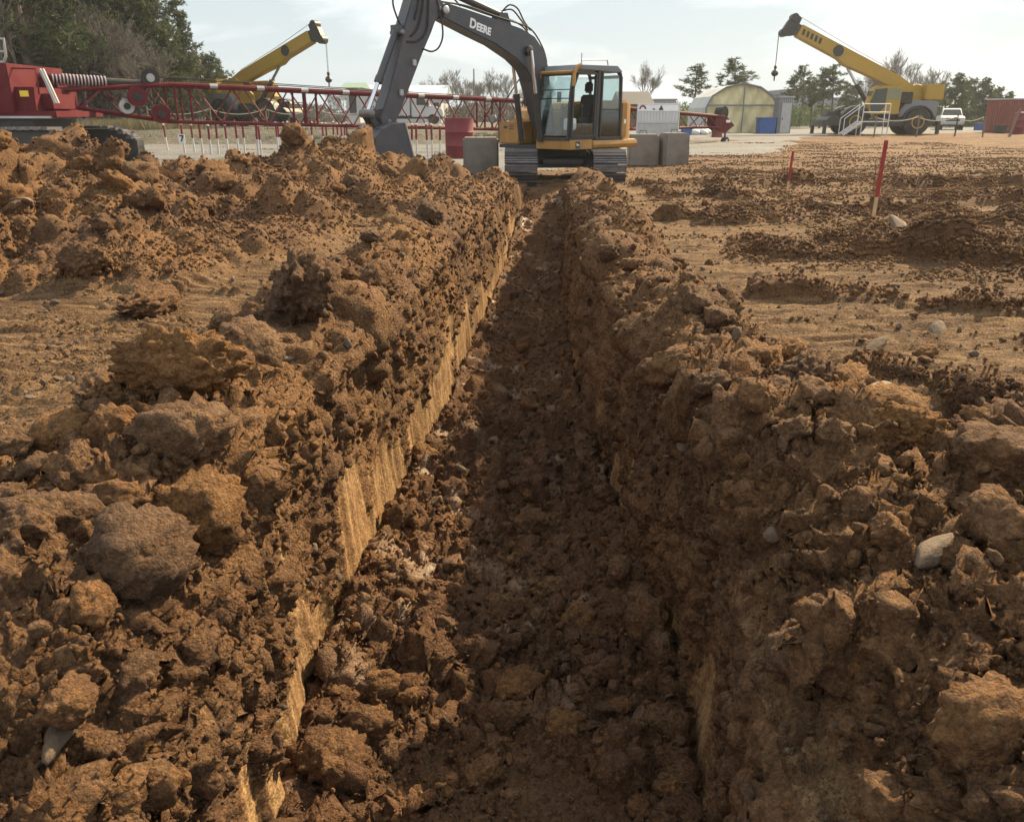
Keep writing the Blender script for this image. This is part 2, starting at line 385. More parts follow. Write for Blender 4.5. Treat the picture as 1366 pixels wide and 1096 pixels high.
NC = 900
ys = list(np.arange(-3.0, 0.6, 0.15)); y = 0.6
while y < 26: ys.append(y); y += 0.0045 * math.hypot(y, 1.8)
while y < 62: ys.append(y); y *= 1.011
while y < 420: ys.append(y); y *= 1.08
ys = np.array(ys); NY = len(ys)
outer = np.concatenate([np.geomspace(1, 40, 34)])          # columns beyond the finely cut middle
rows = []; rowz = []; flag = []; flr = []
for y in ys:
    S = float(np.clip(2.6 + 0.74 * max(y, 0), 2.6, 24)); w0 = float(half_w(y)); zf = float(floor_z(y)); dep = -zf
    lean = 0.12 * dep; rim = w0 + lean
    so = np.linspace(rim, S, 260)
    # outside left (from -S to the rim), wall, floor, wall, outside right: x offset and code (0 outside, 1 wall, 2 floor)
    s = np.concatenate([-so[::-1], np.linspace(-rim, -w0, 60)[1:], np.linspace(-w0, w0, 90)[1:], np.linspace(w0, rim, 60)[1:], so[1:]])
    wt = np.concatenate([np.zeros(260), np.linspace(1, 0, 60)[1:] * 0 + 1, np.full(89, 2), np.full(59, 1), np.zeros(259)])
    tz = np.concatenate([np.zeros(260), np.linspace(0, 1, 60)[1:], np.ones(89), np.linspace(1, 0, 60)[1:], np.zeros(259)])   # 0 rim .. 1 floor
    zz = zf * tz
    arc = np.concatenate([[0], np.cumsum(np.hypot(np.diff(s), np.diff(zz)) * (1 + 0.35 * ((wt[1:] > 0) & (y < 12))))])
    q = np.linspace(0, arc[-1], NC)
    si = np.interp(q, arc, s); ti = np.interp(q, arc, tz); ci = np.interp(q, arc, wt)
    ext = S + (outer - 1) * (2.2 + 0.02 * min(max(y, 0), 120) ** 1.2)
    ext = ext[1:]
    rows.append(np.concatenate([-ext[::-1], si, ext]) + float(trench_x(y))); rowz.append(np.concatenate([0 * ext, ti, 0 * ext])); flr.append(np.full(NC + 2 * len(ext), zf))
X = np.array(rows); T = np.array(rowz); ZF = np.array(flr); NX = X.shape[1]
Yg = np.repeat(ys[:, None], NX, 1)
x1, y1, t1, zf1 = X.ravel(), Yg.ravel(), T.ravel(), ZF.ravel()
zs, loose, dark = surround_z(x1, y1)
s1 = x1 - trench_x(y1)
# inside the trench the surround's height at the rim is carried down the wall
inside = t1 > 0
z1 = np.where(inside, zs * (1 - t1) + zf1 * t1, zs)
dep1 = np.clip(-zf1, 0.0, 2)
wallm = np.clip(1 - np.abs(t1 - 0.5) * 2, 0, 1); wallm = np.where((t1 > 0) & (t1 < 1), smooth(0.0, 0.12, wallm) * smooth(0.12, 0.5, dep1), 0)
floorm = (t1 >= 0.999) * smooth(0.05, 0.3, dep1)
P = np.stack([x1, y1, z1], 1).astype(np.float32)
hw1 = half_w(y1)
# the floor: heaped towards the walls, hollow along wheel-like lanes
fl_u = np.clip(s1 / np.maximum(hw1, 0.1), -1, 1)
P[:, 2] += (floorm * (0.10 * np.abs(fl_u) ** 3 + 0.05 * vnoise(P, (0.5, 0.7, 1), 61, 2))).astype(np.float32)
# bulges of the wall line
P[:, 0] += (np.sign(s1) * wallm * (0.07 * vnoise(P, (1, 0.9, 1.2), 62, 2))).astype(np.float32)
# normals of the plain shape
def grid_normals(P):
    G = P.reshape(NY, NX, 3); du = np.zeros_like(G); dv = np.zeros_like(G)
    du[:, 1:-1] = G[:, 2:] - G[:, :-2]; du[:, 0] = G[:, 1] - G[:, 0]; du[:, -1] = G[:, -1] - G[:, -2]
    dv[1:-1] = G[2:] - G[:-2]; dv[0] = G[1] - G[0]; dv[-1] = G[-1] - G[-2]
    n = np.cross(du, dv); n /= np.maximum(np.linalg.norm(n, axis=2, keepdims=True), 1e-9); return n.reshape(-1, 3)
NRM = grid_normals(P)
k = np.ones(7) / 7.0
_g = NRM.reshape(NY, NX, 3).copy()
for c_ in range(3):
    _g[:, 3:-3, c_] = sum(_g[:, i:NX - 6 + i, c_] for i in range(7)) / 7.0
NRM = (_g / np.linalg.norm(_g, axis=2, keepdims=True)).reshape(-1, 3).astype(np.float32)

near = (0.35 + 0.65 * smooth(34, 24, y1)) * smooth(64, 56, y1) * smooth(60, 45, np.abs(x1))
flat = np.clip(1 - loose, 0, 1) * ((t1 <= 0) | (dep1 < 0.08))
wp = P.copy()
for c_ in range(3): wp[:, c_] += 0.05 * vnoise(P, (0.16, 0.16, 0.16), 71 + c_, 2)
wb = P.copy()
for c_ in range(3): wb[:, c_] += 0.18 * vnoise(P, (0.55, 0.55, 0.55), 81 + c_, 2)
soft = np.clip(loose + floorm, 0, 1)
crumb = smooth(-0.35, 0.25, vnoise(P, (0.8, 0.8, 0.8), 91, 2))               # where the soil is broken fine or lies in big lumps
pilem = smooth(0.15, 0.5, z1) * (s1 < -1.6) * smooth(6.0, 7.5, y1)
D = np.zeros(len(P), np.float32)
sel = near > 0.001
def put(mask, amount):
    D[mask] += amount.astype(np.float32)
lsel = sel & ((soft > 0.02) | (wallm > 0.02))
a = lumps(wb[lsel], 0.70, 101, 0.60); a = a * a * 1.7; b_ = lumps(wp[lsel], 0.27, 102, 0.50); b_ = 0.55 * b_ + 0.9 * b_ * b_; c_ = lumps(wp[lsel], 0.115, 103, 0.62); d_ = lumps(P[lsel] + 0.35 * (wp[lsel] - P[lsel]), 0.05, 104, 0.8) * smooth(9, 5, y1[lsel]); c_ = c_ * (0.25 + 0.75 * smooth(18, 11, y1[lsel]))
sm = soft[lsel]; fm = floorm[lsel]; wm = wallm[lsel]; cm = crumb[lsel]; pm = pilem[lsel]
rid = 1 - 2 * np.abs(vnoise(wb[lsel], (0.5, 0.5, 0.5), 106, 4, 0.55))
amt = sm * (0.30 * a * (1 - 0.8 * fm) * (1 + 1.3 * pm) + (0.17 + 0.10 * fm) * b_ * (1 + 0.7 * pm) + (0.06 + 0.035 * fm) * c_ * (0.55 + 0.6 * cm) + 0.03 * (1 - 0.4 * fm) * rid * (1 + pm))
amt += 0.05 * sm * vnoise(wp[lsel], (0.34, 0.34, 0.34), 105, 4, 0.6)
# the walls: upright gouges left by the bucket teeth, crumbling patches between
pw = P[lsel]
gouge = vnoise(pw, (0.30, 0.075, 0.9), 111, 2, 0.5); gouge2 = vnoise(pw, (0.3, 0.16, 1.6), 112, 2)
left = s1[lsel] < 0
low = np.where(left, 1.7 * (t1[lsel] - 0.50), 1.2 * (t1[lsel] - 0.80)) - 0.15 * smooth(7, 11, y1[lsel]) + 0.5 * left * smooth(3.3, 2.6, y1[lsel])
patch = np.clip(smooth(-0.25, 0.45, vnoise(pw, (0.9, 0.7, 0.7), 113, 2, 0.5) - low), 0, 1)
pcol = np.clip(smooth(-0.10, 0.15, 1.1 * vnoise(pw, (0.8, 0.40, 0.8), 115, 3, 0.5) + 0.5 * vnoise(pw, (0.5, 0.11, 1.2), 114, 2) - low), 0, 1)
amt_w = 0.030 * gouge + 0.05 * gouge2 - 0.02 + patch * (0.13 * b_ + 0.07 * c_ + 0.03 * d_ + 0.06 * a)
amt = amt * (1 - wm) + wm * amt_w
put(lsel, amt * near[lsel])
smear = np.zeros(len(P), np.float32); smear[lsel] = wm * (1 - pcol) * (1 - 0.9 * smooth(0.25, 0.6, patch))
# the driven-over ground: cleat marks across the picture, crumbs
fsel = sel & (flat > 0.02)
pf = P[fsel]; rot = pf.copy(); rot[:, 0] = pf[:, 0] * 0.9976 + pf[:, 1] * 0.0698; rot[:, 1] = pf[:, 1] * 0.9976 - pf[:, 0] * 0.0698
cle = vnoise(rot, (0.45, 0.065, 1), 121, 2); cle2 = vnoise(rot, (1.6, 0.26, 1), 122, 2)
lb = lumps(wp[fsel], 0.11, 123, 0.34); lc = lumps(P[fsel], 0.05, 124, 0.5) * smooth(8, 4.5, y1[fsel]); lb = lb * (0.2 + 0.8 * smooth(15, 9, y1[fsel])); cle = cle * (0.15 + 0.85 * smooth(12, 6, y1[fsel]))
cov = smooth(-0.1, 0.5, vnoise(pf, (1.3, 0.7, 1), 125, 2))
put(fsel, flat[fsel] * near[fsel] * (0.048 * cle + 0.06 * cle2 + 0.11 * lb * (0.15 + cov) + 0.07 * lc * (0.3 + cov) + 0.012 * vnoise(pf, (0.06, 0.03, 0.05), 126, 2)))
P2 = (P + NRM * D[:, None]).astype(np.float32)
# second pass: crumbs and pits on the face of every lump
NRM = grid_normals(P2).astype(np.float32)
cs = sel & (y1 < 24) & ((soft > 0.02) | (wallm > 0.02))
q2 = P2[cs]; lod = smooth(6.5, 3.0, y1[cs]); lod2 = 0.12 + 0.88 * smooth(11, 6, y1[cs])
rough = np.clip(soft[cs] + wallm[cs] * 1.0, 0, 1) * (1 - 0.85 * smear[cs]) * (1 - 0.35 * wallm[cs])
fr = 1 - 2 * np.abs(vnoise(q2, (0.11, 0.11, 0.11), 141, 3, 0.6))
k1 = lumps(q2 + 0.02 * np.stack([vnoise(q2, (0.05,) * 3, 142), vnoise(q2, (0.05,) * 3, 143), vnoise(q2, (0.05,) * 3, 144)], 1), 0.052, 145, 0.75)
k2 = lumps(q2, 0.026, 146, 0.85)
cm2 = crumb[cs]
fr2 = vnoise(q2, (0.045, 0.045, 0.045), 147, 2, 0.6)
D2 = 1.05 * rough * ((0.026 * fr + 0.095 * k1 * (0.45 + 0.65 * cm2)) * lod2 + (0.055 * k2 * (0.4 + 0.7 * cm2) + 0.008 * fr2) * lod)
P2[cs] += NRM[cs] * D2[:, None].astype(np.float32)
far = 1 - near
P2[:, 2] += far * 0.03 * vnoise(P, (2.5, 1.2, 1), 131, 2)
# the ground climbs a little towards the far yard
P2[:, 2] += 0.25 * smooth(38, 62, y1) * smooth(0, 10, x1)

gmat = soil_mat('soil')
me = bpy.data.meshes.new('ground')
me.vertices.add(len(P2)); me.vertices.foreach_set('co', P2.astype(np.float32).ravel())
ii = (np.arange(NY - 1)[:, None] * NX + np.arange(NX - 1)[None, :]).ravel()
quads = np.stack([ii, ii + 1, ii + NX + 1, ii + NX], 1).astype(np.int32)
me.loops.add(quads.size); me.loops.foreach_set('vertex_index', quads.ravel())
me.polygons.add(len(quads)); me.polygons.foreach_set('loop_start', np.arange(0, quads.size, 4, dtype=np.int32))
me.update(calc_edges=True)
me.polygons.foreach_set('use_smooth', np.ones(len(quads), bool))
def add_attr(nm, arr):
    a = me.attributes.new(nm, 'FLOAT', 'POINT'); a.data.foreach_set('value', np.ascontiguousarray(arr, np.float32))
wet = floorm * smooth(0.30, 0.05, (P2[:, 2] - zf1 - 0.04)) * 1.0
floorm = floorm
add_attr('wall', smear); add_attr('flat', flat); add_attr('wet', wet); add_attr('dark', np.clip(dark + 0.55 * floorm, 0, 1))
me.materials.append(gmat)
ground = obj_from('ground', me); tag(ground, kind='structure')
NRM2 = grid_normals(P2.astype(np.float32))
# ------------------------------------------------------------------ clods, crumbs and stones
def ico(sub):
    bm = bmesh.new(); bmesh.ops.create_icosphere(bm, subdivisions=sub, radius=1.0)
    v = np.array([x.co[:] for x in bm.verts], np.float32); f = [tuple(q.index for q in p.verts) for p in bm.faces]; bm.free(); return v, f

def clod_mesh(name, sub, seed, mat, planes=9, ang=0.75, rough=0.10, crumbs=0.14, squash=(1, 1, 1), fine=False):
    v, f = ico(sub); rs = np.random.RandomState(seed)
    nrm = rs.normal(size=(planes, 3)); nrm /= np.linalg.norm(nrm, axis=1, keepdims=True); dist = rs.uniform(0.62, 1.0, planes)
    dots = v @ nrm.T; r = np.min(np.where(dots > 0.05, dist / np.maximum(dots, 0.05), 9), 1); r = np.minimum(r, 1.15)
    r = ang * r + (1 - ang) * 0.9
    p = v * r[:, None]
    o = rs.uniform(0, 50, 3).astype(np.float32)
    r2 = rough * (0.7 * vnoise(p + o, (0.8,) * 3, seed, 5, 0.65) + 0.3 - 0.6 * np.abs(vnoise(p + o, (0.45,) * 3, seed + 5, 4, 0.6))) + crumbs * lumps(p + o, 0.34, seed + 1, 0.7) + crumbs * 0.5 * lumps(p + o, 0.16, seed + 2, 0.8)
    if fine: r2 = r2 + 0.16 * lumps(p + o, 0.09, seed + 8, 0.8) + 0.05 * vnoise(p + o, (0.1,) * 3, seed + 9, 2)
    p = (p + v * r2[:, None]) * np.array(squash, np.float32)
    me = bpy.data.meshes.new(name); me.from_pydata([tuple(map(float, q)) for q in p], [], f)
    me.polygons.foreach_set('use_smooth', [True] * len(me.polygons)); me.materials.append(mat); return me

clod_mat = soil_mat('clod_soil', use_attr=False); flat_mat = soil_mat('flat_crumb_soil', use_attr=False, light=0.75)
stone_mat = paint('stone', (0.10, 0.075, 0.054), rough=0.9, dirt=0.8, dirt_col=(0.20, 0.11, 0.055), scale=2.2, bump=0.9)
pale_mat = paint('pale_stone', (0.135, 0.105, 0.076), rough=0.85, dirt=0.95, dirt_col=(0.26, 0.16, 0.09), scale=2.5, bump=0.9)

BIGC = [clod_mesh('dirt_clod', 5, 700 + 7 * k, clod_mat, planes=6, ang=0.95, rough=0.42, crumbs=0.50, squash=(1, 0.8, 0.75), fine=True) for k in range(5)]
CM = [clod_mesh('dirt_clod', 4, 200 + 7 * k, clod_mat, planes=6, ang=0.95, rough=0.34, crumbs=0.46, squash=(1, 0.75 + 0.05 * (k % 5), 0.62 + 0.04 * (k % 6))) for k in range(12)]
CR = [clod_mesh('dirt_crumb', 3, 300 + 7 * k, clod_mat, planes=6, ang=0.9, rough=0.30, crumbs=0.25, squash=(1, 0.8, 0.75)) for k in range(7)]
CF = [clod_mesh('flat_crumb', 2, 340 + 7 * k, flat_mat, planes=6, ang=0.9, rough=0.30, crumbs=0.2, squash=(1, 0.8, 0.6)) for k in range(5)]
ST = [clod_mesh('stone', 3, 400 + 7 * k, stone_mat, planes=10, ang=0.95, rough=0.22, crumbs=0.10, squash=(1, 0.7, 0.55)) for k in range(5)]
PS = [clod_mesh('pale_stone', 3, 450 + 7 * k, pale_mat, planes=9, ang=1.0, rough=0.22, crumbs=0.12, squash=(1, 0.75, 0.5)) for k in range(4)]

rs = np.random.RandomState(77)
dist1 = np.sqrt(x1 ** 2 + y1 ** 2 + (P2[:, 2] - CAM_Z) ** 2)
px1 = dist1 / 804.0                                                       # metres that one pixel covers there
area_ok = (y1 > 0.9) & (np.abs(x1) < 1.0 + 0.85 * np.maximum(y1, 0)) & (y1 < 48) & (np.arange(len(P2)) % NX > 40) & (np.arange(len(P2)) % NX < NX - 40)

def scatter_stuff(name, meshes, idx, rad, label, cat, sink=0.25, seed=1):
    """uncounted crumbs: one object, instances placed by geometry nodes"""
    r = np.random.RandomState(seed); n = len(idx)
    p = P2[idx] + NRM2[idx] * (rad * (0.62 - sink))[:, None]
    m = bpy.data.meshes.new(name); m.vertices.add(n); m.vertices.foreach_set('co', p.astype(np.float32).ravel())
    def at_(nm, ty, arr, fld):
        q = m.attributes.new(nm, ty, 'POINT'); q.data.foreach_set(fld, np.ascontiguousarray(arr).ravel())
    at_('rot', 'FLOAT_VECTOR', r.uniform(0, 6.283, (n, 3)).astype(np.float32), 'vector')
    at_('sc', 'FLOAT_VECTOR', (rad[:, None] * r.uniform(0.75, 1.25, (n, 3))).astype(np.float32), 'vector')
    at_('pick', 'INT', r.randint(0, len(meshes), n).astype(np.int32), 'value')
    o = obj_from(name, m); tag(o, label, cat, kind='stuff')
    g = bpy.data.node_groups.new(name, 'GeometryNodeTree')
    g.interface.new_socket('Geometry', in_out='INPUT', socket_type='NodeSocketGeometry'); g.interface.new_socket('Geometry', in_out='OUTPUT', socket_type='NodeSocketGeometry')
    gi = g.nodes.new('NodeGroupInput'); go = g.nodes.new('NodeGroupOutput')
    tocol = bpy.data.collections.new(name + '_shapes')
    for me_ in meshes:
        t = bpy.data.objects.new(name + '_shape', me_); tocol.objects.link(t)
    ci = g.nodes.new('GeometryNodeCollectionInfo'); ci.inputs['Collection'].default_value = tocol; ci.inputs['Separate Children'].default_value = True; ci.inputs['Reset Children'].default_value = True
    iop = g.nodes.new('GeometryNodeInstanceOnPoints'); iop.inputs['Pick Instance'].default_value = True
    def na(nm, dt):
        q = g.nodes.new('GeometryNodeInputNamedAttribute'); q.data_type = dt; q.inputs['Name'].default_value = nm; return q.outputs['Attribute']
    m2p = g.nodes.new('GeometryNodeMeshToPoints')
    g.links.new(gi.outputs[0], m2p.inputs['Mesh']); g.links.new(m2p.outputs[0], iop.inputs['Points'])
    g.links.new(ci.outputs[0], iop.inputs['Instance']); g.links.new(na('pick', 'INT'), iop.inputs['Instance Index'])
    e2r = g.nodes.new('FunctionNodeEulerToRotation'); g.links.new(na('rot', 'FLOAT_VECTOR'), e2r.inputs[0]); g.links.new(e2r.outputs[0], iop.inputs['Rotation'])
    g.links.new(na('sc', 'FLOAT_VECTOR'), iop.inputs['Scale']); g.links.new(iop.outputs[0], go.inputs[0])
    md = o.modifiers.new('scatter', 'NODES'); md.node_group = g
    return o

# crumbs: many small, few large; smaller than about a pixel is left to the material
dens = area_ok * (np.clip(loose + floorm + - 0.45 * floorm + 0.3 * wallm * (1 - smear), 0, 1) * (0.35 + crumb) + 0.55 * flat * (0.10 + 1.2 * smooth(0.0, 0.5, vnoise(P, (1.3, 0.6, 1), 125, 2)) ** 2))
dens = dens * (1 - smear) * np.where(wallm > 0.3, 0.35, 1.0) * (1 + 2.0 * (loose > 0.2) * (s1 > 2.2)); dens = dens / dens.sum()
n_cr = 170000
idx = rs.choice(len(P2), n_cr, p=dens)
rmin = np.maximum(0.75 * px1[idx], 0.0025)
rad = np.minimum(rmin * (1 - rs.uniform(0, 0.9985, n_cr)) ** (-1 / 2.3), 0.026)
rad = np.where(flat[idx] > 0.5, np.minimum(rad, 0.03), rad)
onflat = (flat[idx] > 0.45) & (dark[idx] < 0.45)
scatter_stuff('dirt_crumbs', CR, idx[~onflat], rad[~onflat], 'loose brown crumbs of soil spread over the banks, the pile and the trench', 'crumbs', seed=3, sink=0.38)
scatter_stuff('flat_crumbs', CF, idx[onflat], rad[onflat], 'tan crumbs of soil strewn over the flat driven ground', 'crumbs', seed=5, sink=0.42)
# pebbles of grey and tan stone
dp = area_ok * (1 - smear) * (0.3 * loose + 0.5 * flat + 0.15 * floorm) * (0.15 + smooth(0.0, 0.5, vnoise(P, (1.1, 0.9, 0.9), 151, 2)))
dp = dp / dp.sum(); n_pb = 2200
ip = rs.choice(len(P2), n_pb, p=dp)
rp = np.minimum(np.maximum(1.3 * px1[ip], 0.005) * (1 - rs.uniform(0, 0.99, n_pb)) ** (-1 / 2.2), 0.035)
scatter_stuff('pebbles', ST + PS, ip, rp, 'grey and tan pebbles strewn among the dug soil', 'pebbles', seed=4)

# the clods that show largest, each one a thing
G_ = P2.reshape(NY, NX, 3)
def surf(x, y):
    """height of the ground, found on the grid"""
    i = int(np.clip(np.searchsorted(ys, y), 1, NY - 1)); row = G_[i]; return float(np.interp(x, row[:, 0], row[:, 2])) if abs(x - float(trench_x(y))) > 1.2 else float(row[np.argmin(np.abs(row[:, 0] - x)), 2])
def put_thing(me_, x, y, r, label, cat, group=None, name='dirt_clod', sink=0.3, rot=None, seed=0, stretch=(1, 1, 1), z=None):
    rr = random.Random(seed); o = obj_from(name, me_)
    zz = surf(x, y) if z is None else z
    o.location = (x, y, zz + r * (0.62 - sink)); o.scale = (r * stretch[0], r * stretch[1], r * stretch[2])
    o.rotation_euler = rot or (rr.uniform(-0.5, 0.5), rr.uniform(-0.5, 0.5), rr.uniform(0, 6.28)); return tag(o, label, cat, group)

ZONES = [   # name of the place, mask, count, radii, label
    ('clods on the left bank of the trench', (loose > 0.6) & (s1 < -0.9) & (s1 > -1.9) & (y1 > 1.3) & (y1 < 18), 62, (0.05, 0.14), 'brown clay clod lying on the loose bank on the spoil pile side of the trench'),
    ('clods on the right bank of the trench', (loose > 0.6) & (s1 > 0.85) & (s1 < 1.9) & (y1 > 1.3) & (y1 < 18), 58, (0.05, 0.13), 'brown clay clod lying on the loose bank on the wooden stake side of the trench'),
    ('clods on the spoil pile', pilem > 0.6, 90, (0.10, 0.26), 'dark brown clay clod lying on the big spoil pile'),
    ('clods on the trench floor', (floorm > 0.9) & (y1 > 2.0) & (y1 < 14), 60, (0.04, 0.11), 'damp dark clay clod lying on the trench floor'),
    ('clods on the driven ground', (flat > 0.7) & (s1 > 1.5) & (y1 > 3) & (y1 < 16), 40, (0.035, 0.09), 'single brown clod lying on the flat driven ground beside the stakes'),
]
for gi_, (grp, mask, cnt, rr_, lab) in enumerate(ZONES):
    mk = mask & area_ok
    if mk.sum() < 10: continue
    wgt = mk / mk.sum(); pick = rs.choice(len(P2), cnt * 2, p=wgt, replace=False); used = []
    for i_ in pick:
        if len(used) >= cnt: break
        q = P2[i_]; r_ = rr_[0] + (rr_[1] - rr_[0]) * rs.uniform() ** 1.8
        if any((q[0] - u[0]) ** 2 + (q[1] - u[1]) ** 2 < (0.8 * (r_ + u[2])) ** 2 for u in used): continue
        used.append((q[0], q[1], r_))
        put_thing(CM[rs.randint(len(CM))], float(q[0]), float(q[1]), r_, lab, 'clod', grp, seed=int(i_), z=float(q[2]), sink=0.32)

# blocks that stand out: x, y, radius, stretch, label
for k, (x, y, r_, stv, lab) in enumerate([
    (-1.20, 2.78, 0.21, (1.15, 0.8, 0.95), 'biggest cracked clay block on the bank beside the rounded tan stone'), (-1.58, 2.95, 0.17, (1.3, 0.8, 0.7), 'flat topped clay block leaning against the biggest cracked block'),
    (-1.52, 2.05, 0.19, (1, 0.9, 1.1), 'upright dark clay block at the edge of the bank, below the leaning block'), (-1.14, 4.30, 0.25, (1.2, 0.9, 1.15), 'tall pointed clay block on the bank halfway to the spoil pile'),
    (-0.95, 5.15, 0.16, (1.2, 0.9, 0.9), 'broad clay block on the trench rim behind the tall pointed block'), (1.74, 2.42, 0.24, (1.2, 0.8, 1.0), 'largest clay block on the bank above the pale oblong stone'),
    (1.22, 3.20, 0.16, (1.1, 0.9, 0.9), 'rounded clay block on the crest beside the pale flat slab'), (2.35, 3.75, 0.15, (1.3, 0.9, 0.8), 'clay block lying where the bank meets the driven ground'),
    (1.02, 5.6, 0.16, (1.3, 0.8, 0.8), 'wedge shaped clay block overhanging the stake side of the trench'), (1.35, 2.55, 0.13, (1.1, 0.9, 0.9), 'clay block resting below the crest near the pale flat slab'),
    (-3.0, 6.6, 0.26, (1.3, 0.8, 0.8), 'long clay block fallen at the foot of the spoil pile'), (-3.9, 7.3, 0.24, (1, 0.9, 0.9), 'rounded clay block rolled from the foot of the spoil pile'),
    (-2.05, 7.4, 0.27, (1.1, 0.9, 1.0), 'peaked clay block between spoil pile and trench bank'), (-1.75, 5.6, 0.2, (1.1, 0.9, 0.9), 'squat crumbling clay block behind the tall pointed block')]):
    put_thing(BIGC[k % len(BIGC)], x, y, r_ * 0.74, lab, 'clod', None, seed=k + 900, stretch=stv, sink=0.22, rot=(0.1 * (k % 3), -0.12 * (k % 2), 1.7 * k))
for k, (x, y, r_, stv, m_, lab) in enumerate([
    (-1.27, 2.46, 0.055, (1, 1.2, 1.6), ST[1], 'rounded tan stone below the biggest cracked clay block'), (1.16, 1.93, 0.065, (1.3, 0.7, 0.8), PS[0], 'pale oblong stone lying on the bank below the largest clay block'),
    (1.46, 2.98, 0.12, (1.4, 0.8, 0.35), PS[1], 'pale flat slab lying on the crest of the bank'), (-0.98, 1.42, 0.075, (1.6, 0.7, 0.8), ST[3], 'long grey stone embedded low in the near bank'),
    (-5.3, 8.8, 0.24, (1.4, 0.6, 0.4), PS[2], 'large pale slab sticking out of the spoil pile'), (3.05, 3.42, 0.10, (1.9, 0.5, 0.3), PS[3], 'thin pale slab lying on the driven ground'),
    (2.62, 5.6, 0.085, (1.3, 0.9, 0.6), ST[0], 'grey stone lying on the driven ground near a darker stone'), (3.25, 6.0, 0.10, (1.3, 0.8, 0.5), ST[2], 'flat dark stone lying on the driven ground'), (5.35, 11.3, 0.2, (1.5, 0.6, 0.5), PS[1], 'pale slab tilted beside the tall survey stake')]):
    put_thing(m_, x, y, r_, lab, 'stone', None, name='stone', seed=k + 950, stretch=stv, sink=0.42, rot=(0.15, -0.2 + 0.1 * k, 0.6 * k))
# ------------------------------------------------------------------ machine paints
yel = paint('machine_yellow', (0.36, 0.19, 0.036), rough=0.45, dirt=0.8, dirt_col=(0.15, 0.09, 0.045), scale=2.2)
cyel = paint('crane_yellow', (0.36, 0.225, 0.02), rough=0.5, dirt=0.45, dirt_col=(0.25, 0.17, 0.08), scale=1.5)
boomgrey = paint('boom_grey', (0.042, 0.048, 0.063), rough=0.45, dirt=0.5, dirt_col=(0.14, 0.11, 0.085), scale=2.5)
black = paint('black_frame', (0.022, 0.024, 0.027), rough=0.5, dirt=0.35, dirt_col=(0.12, 0.09, 0.06), scale=4)
rubber = paint('rubber', (0.018, 0.018, 0.019), rough=0.8, dirt=0.45, dirt_col=(0.13, 0.095, 0.06), scale=4)
steel = paint('worn_steel', (0.16, 0.165, 0.18), rough=0.4, metal=0.6, dirt=0.95, dirt_col=(0.10, 0.06, 0.035), scale=3.5)
chrome = paint('chrome_rod', (0.62, 0.66, 0.72), rough=0.18, metal=1.0, dirt=0.1, scale=4)
redp = paint('crane_red', (0.095, 0.005, 0.012), spec=0.2, rough=0.6, dirt=0.45, dirt_col=(0.16, 0.05, 0.04), scale=1.5)
redlight = paint('faded_red', (0.145, 0.009, 0.019), rough=0.55, dirt=0.35, dirt_col=(0.20, 0.05, 0.05), scale=3)
silver = paint('galvanised', (0.40, 0.41, 0.42), rough=0.4, metal=0.6, dirt=0.3, scale=3)
whitep = paint('white_paint', (0.50, 0.51, 0.52), rough=0.4, dirt=0.3, dirt_col=(0.40, 0.36, 0.32), scale=2)
greyp = paint('grey_panel', (0.16, 0.175, 0.19), rough=0.5, dirt=0.3, scale=2)
conc = paint('concrete', (0.20, 0.185, 0.165), rough=0.95, dirt=0.9, dirt_col=(0.085, 0.068, 0.05), scale=1.4, bump=0.4)
wood = paint('raw_wood', (0.52, 0.36, 0.20), rough=0.8, dirt=0.4, scale=9)
seatm = paint('seat_fabric', (0.03, 0.03, 0.032), rough=0.9, dirt=0.2, scale=8)
bluep = paint('blue_plastic', (0.03, 0.09, 0.30), rough=0.5, dirt=0.25, scale=3)
tarp = paint('cream_tarp', (0.66, 0.60, 0.36), rough=0.7, dirt=0.4, dirt_col=(0.45, 0.40, 0.26), scale=1.0)
rust = paint('rusty_red', (0.20, 0.055, 0.045), rough=0.8, dirt=0.6, dirt_col=(0.12, 0.06, 0.045), scale=1.6)
decalw = paint('decal_white', (0.75, 0.76, 0.78), rough=0.4, dirt=0.1, scale=4)
decaly = paint('decal_yellow', (0.75, 0.55, 0.04), rough=0.4, dirt=0.1, scale=4)

def glass_mat(name, tint, gloss=0.9):
    m, nt, b = new_mat(name); N, L = nt.nodes, nt.links; N.remove(b)
    o = N['Material Output']; t = N.new('ShaderNodeBsdfTransparent'); t.inputs[0].default_value = (*tint, 1)
    g = N.new('ShaderNodeBsdfGlossy'); g.inputs['Roughness'].default_value = 0.06; g.inputs[0].default_value = (gloss, gloss, gloss, 1)
    lw = N.new('ShaderNodeLayerWeight'); lw.inputs[0].default_value = 0.5; mx = N.new('ShaderNodeMixShader')
    pw_ = N.new('ShaderNodeMath'); pw_.operation = 'POWER'; pw_.inputs[1].default_value = 4.0; L.new(lw.outputs['Facing'], pw_.inputs[0])
    mr = N.new('ShaderNodeMapRange'); mr.inputs[3].default_value = 0.05; mr.inputs[4].default_value = 0.9; L.new(pw_.outputs[0], mr.inputs[0])
    L.new(mr.outputs[0], mx.inputs[0]); L.new(t.outputs[0], mx.inputs[1]); L.new(g.outputs[0], mx.inputs[2]); L.new(mx.outputs[0], o.inputs[0]); return m
glass = glass_mat('cab_glass', (0.80, 0.87, 0.87))
darkglass = glass_mat('tinted_glass', (0.42, 0.49, 0.51))

def rotz(a):
    return Matrix.Rotation(a, 3, 'Z')

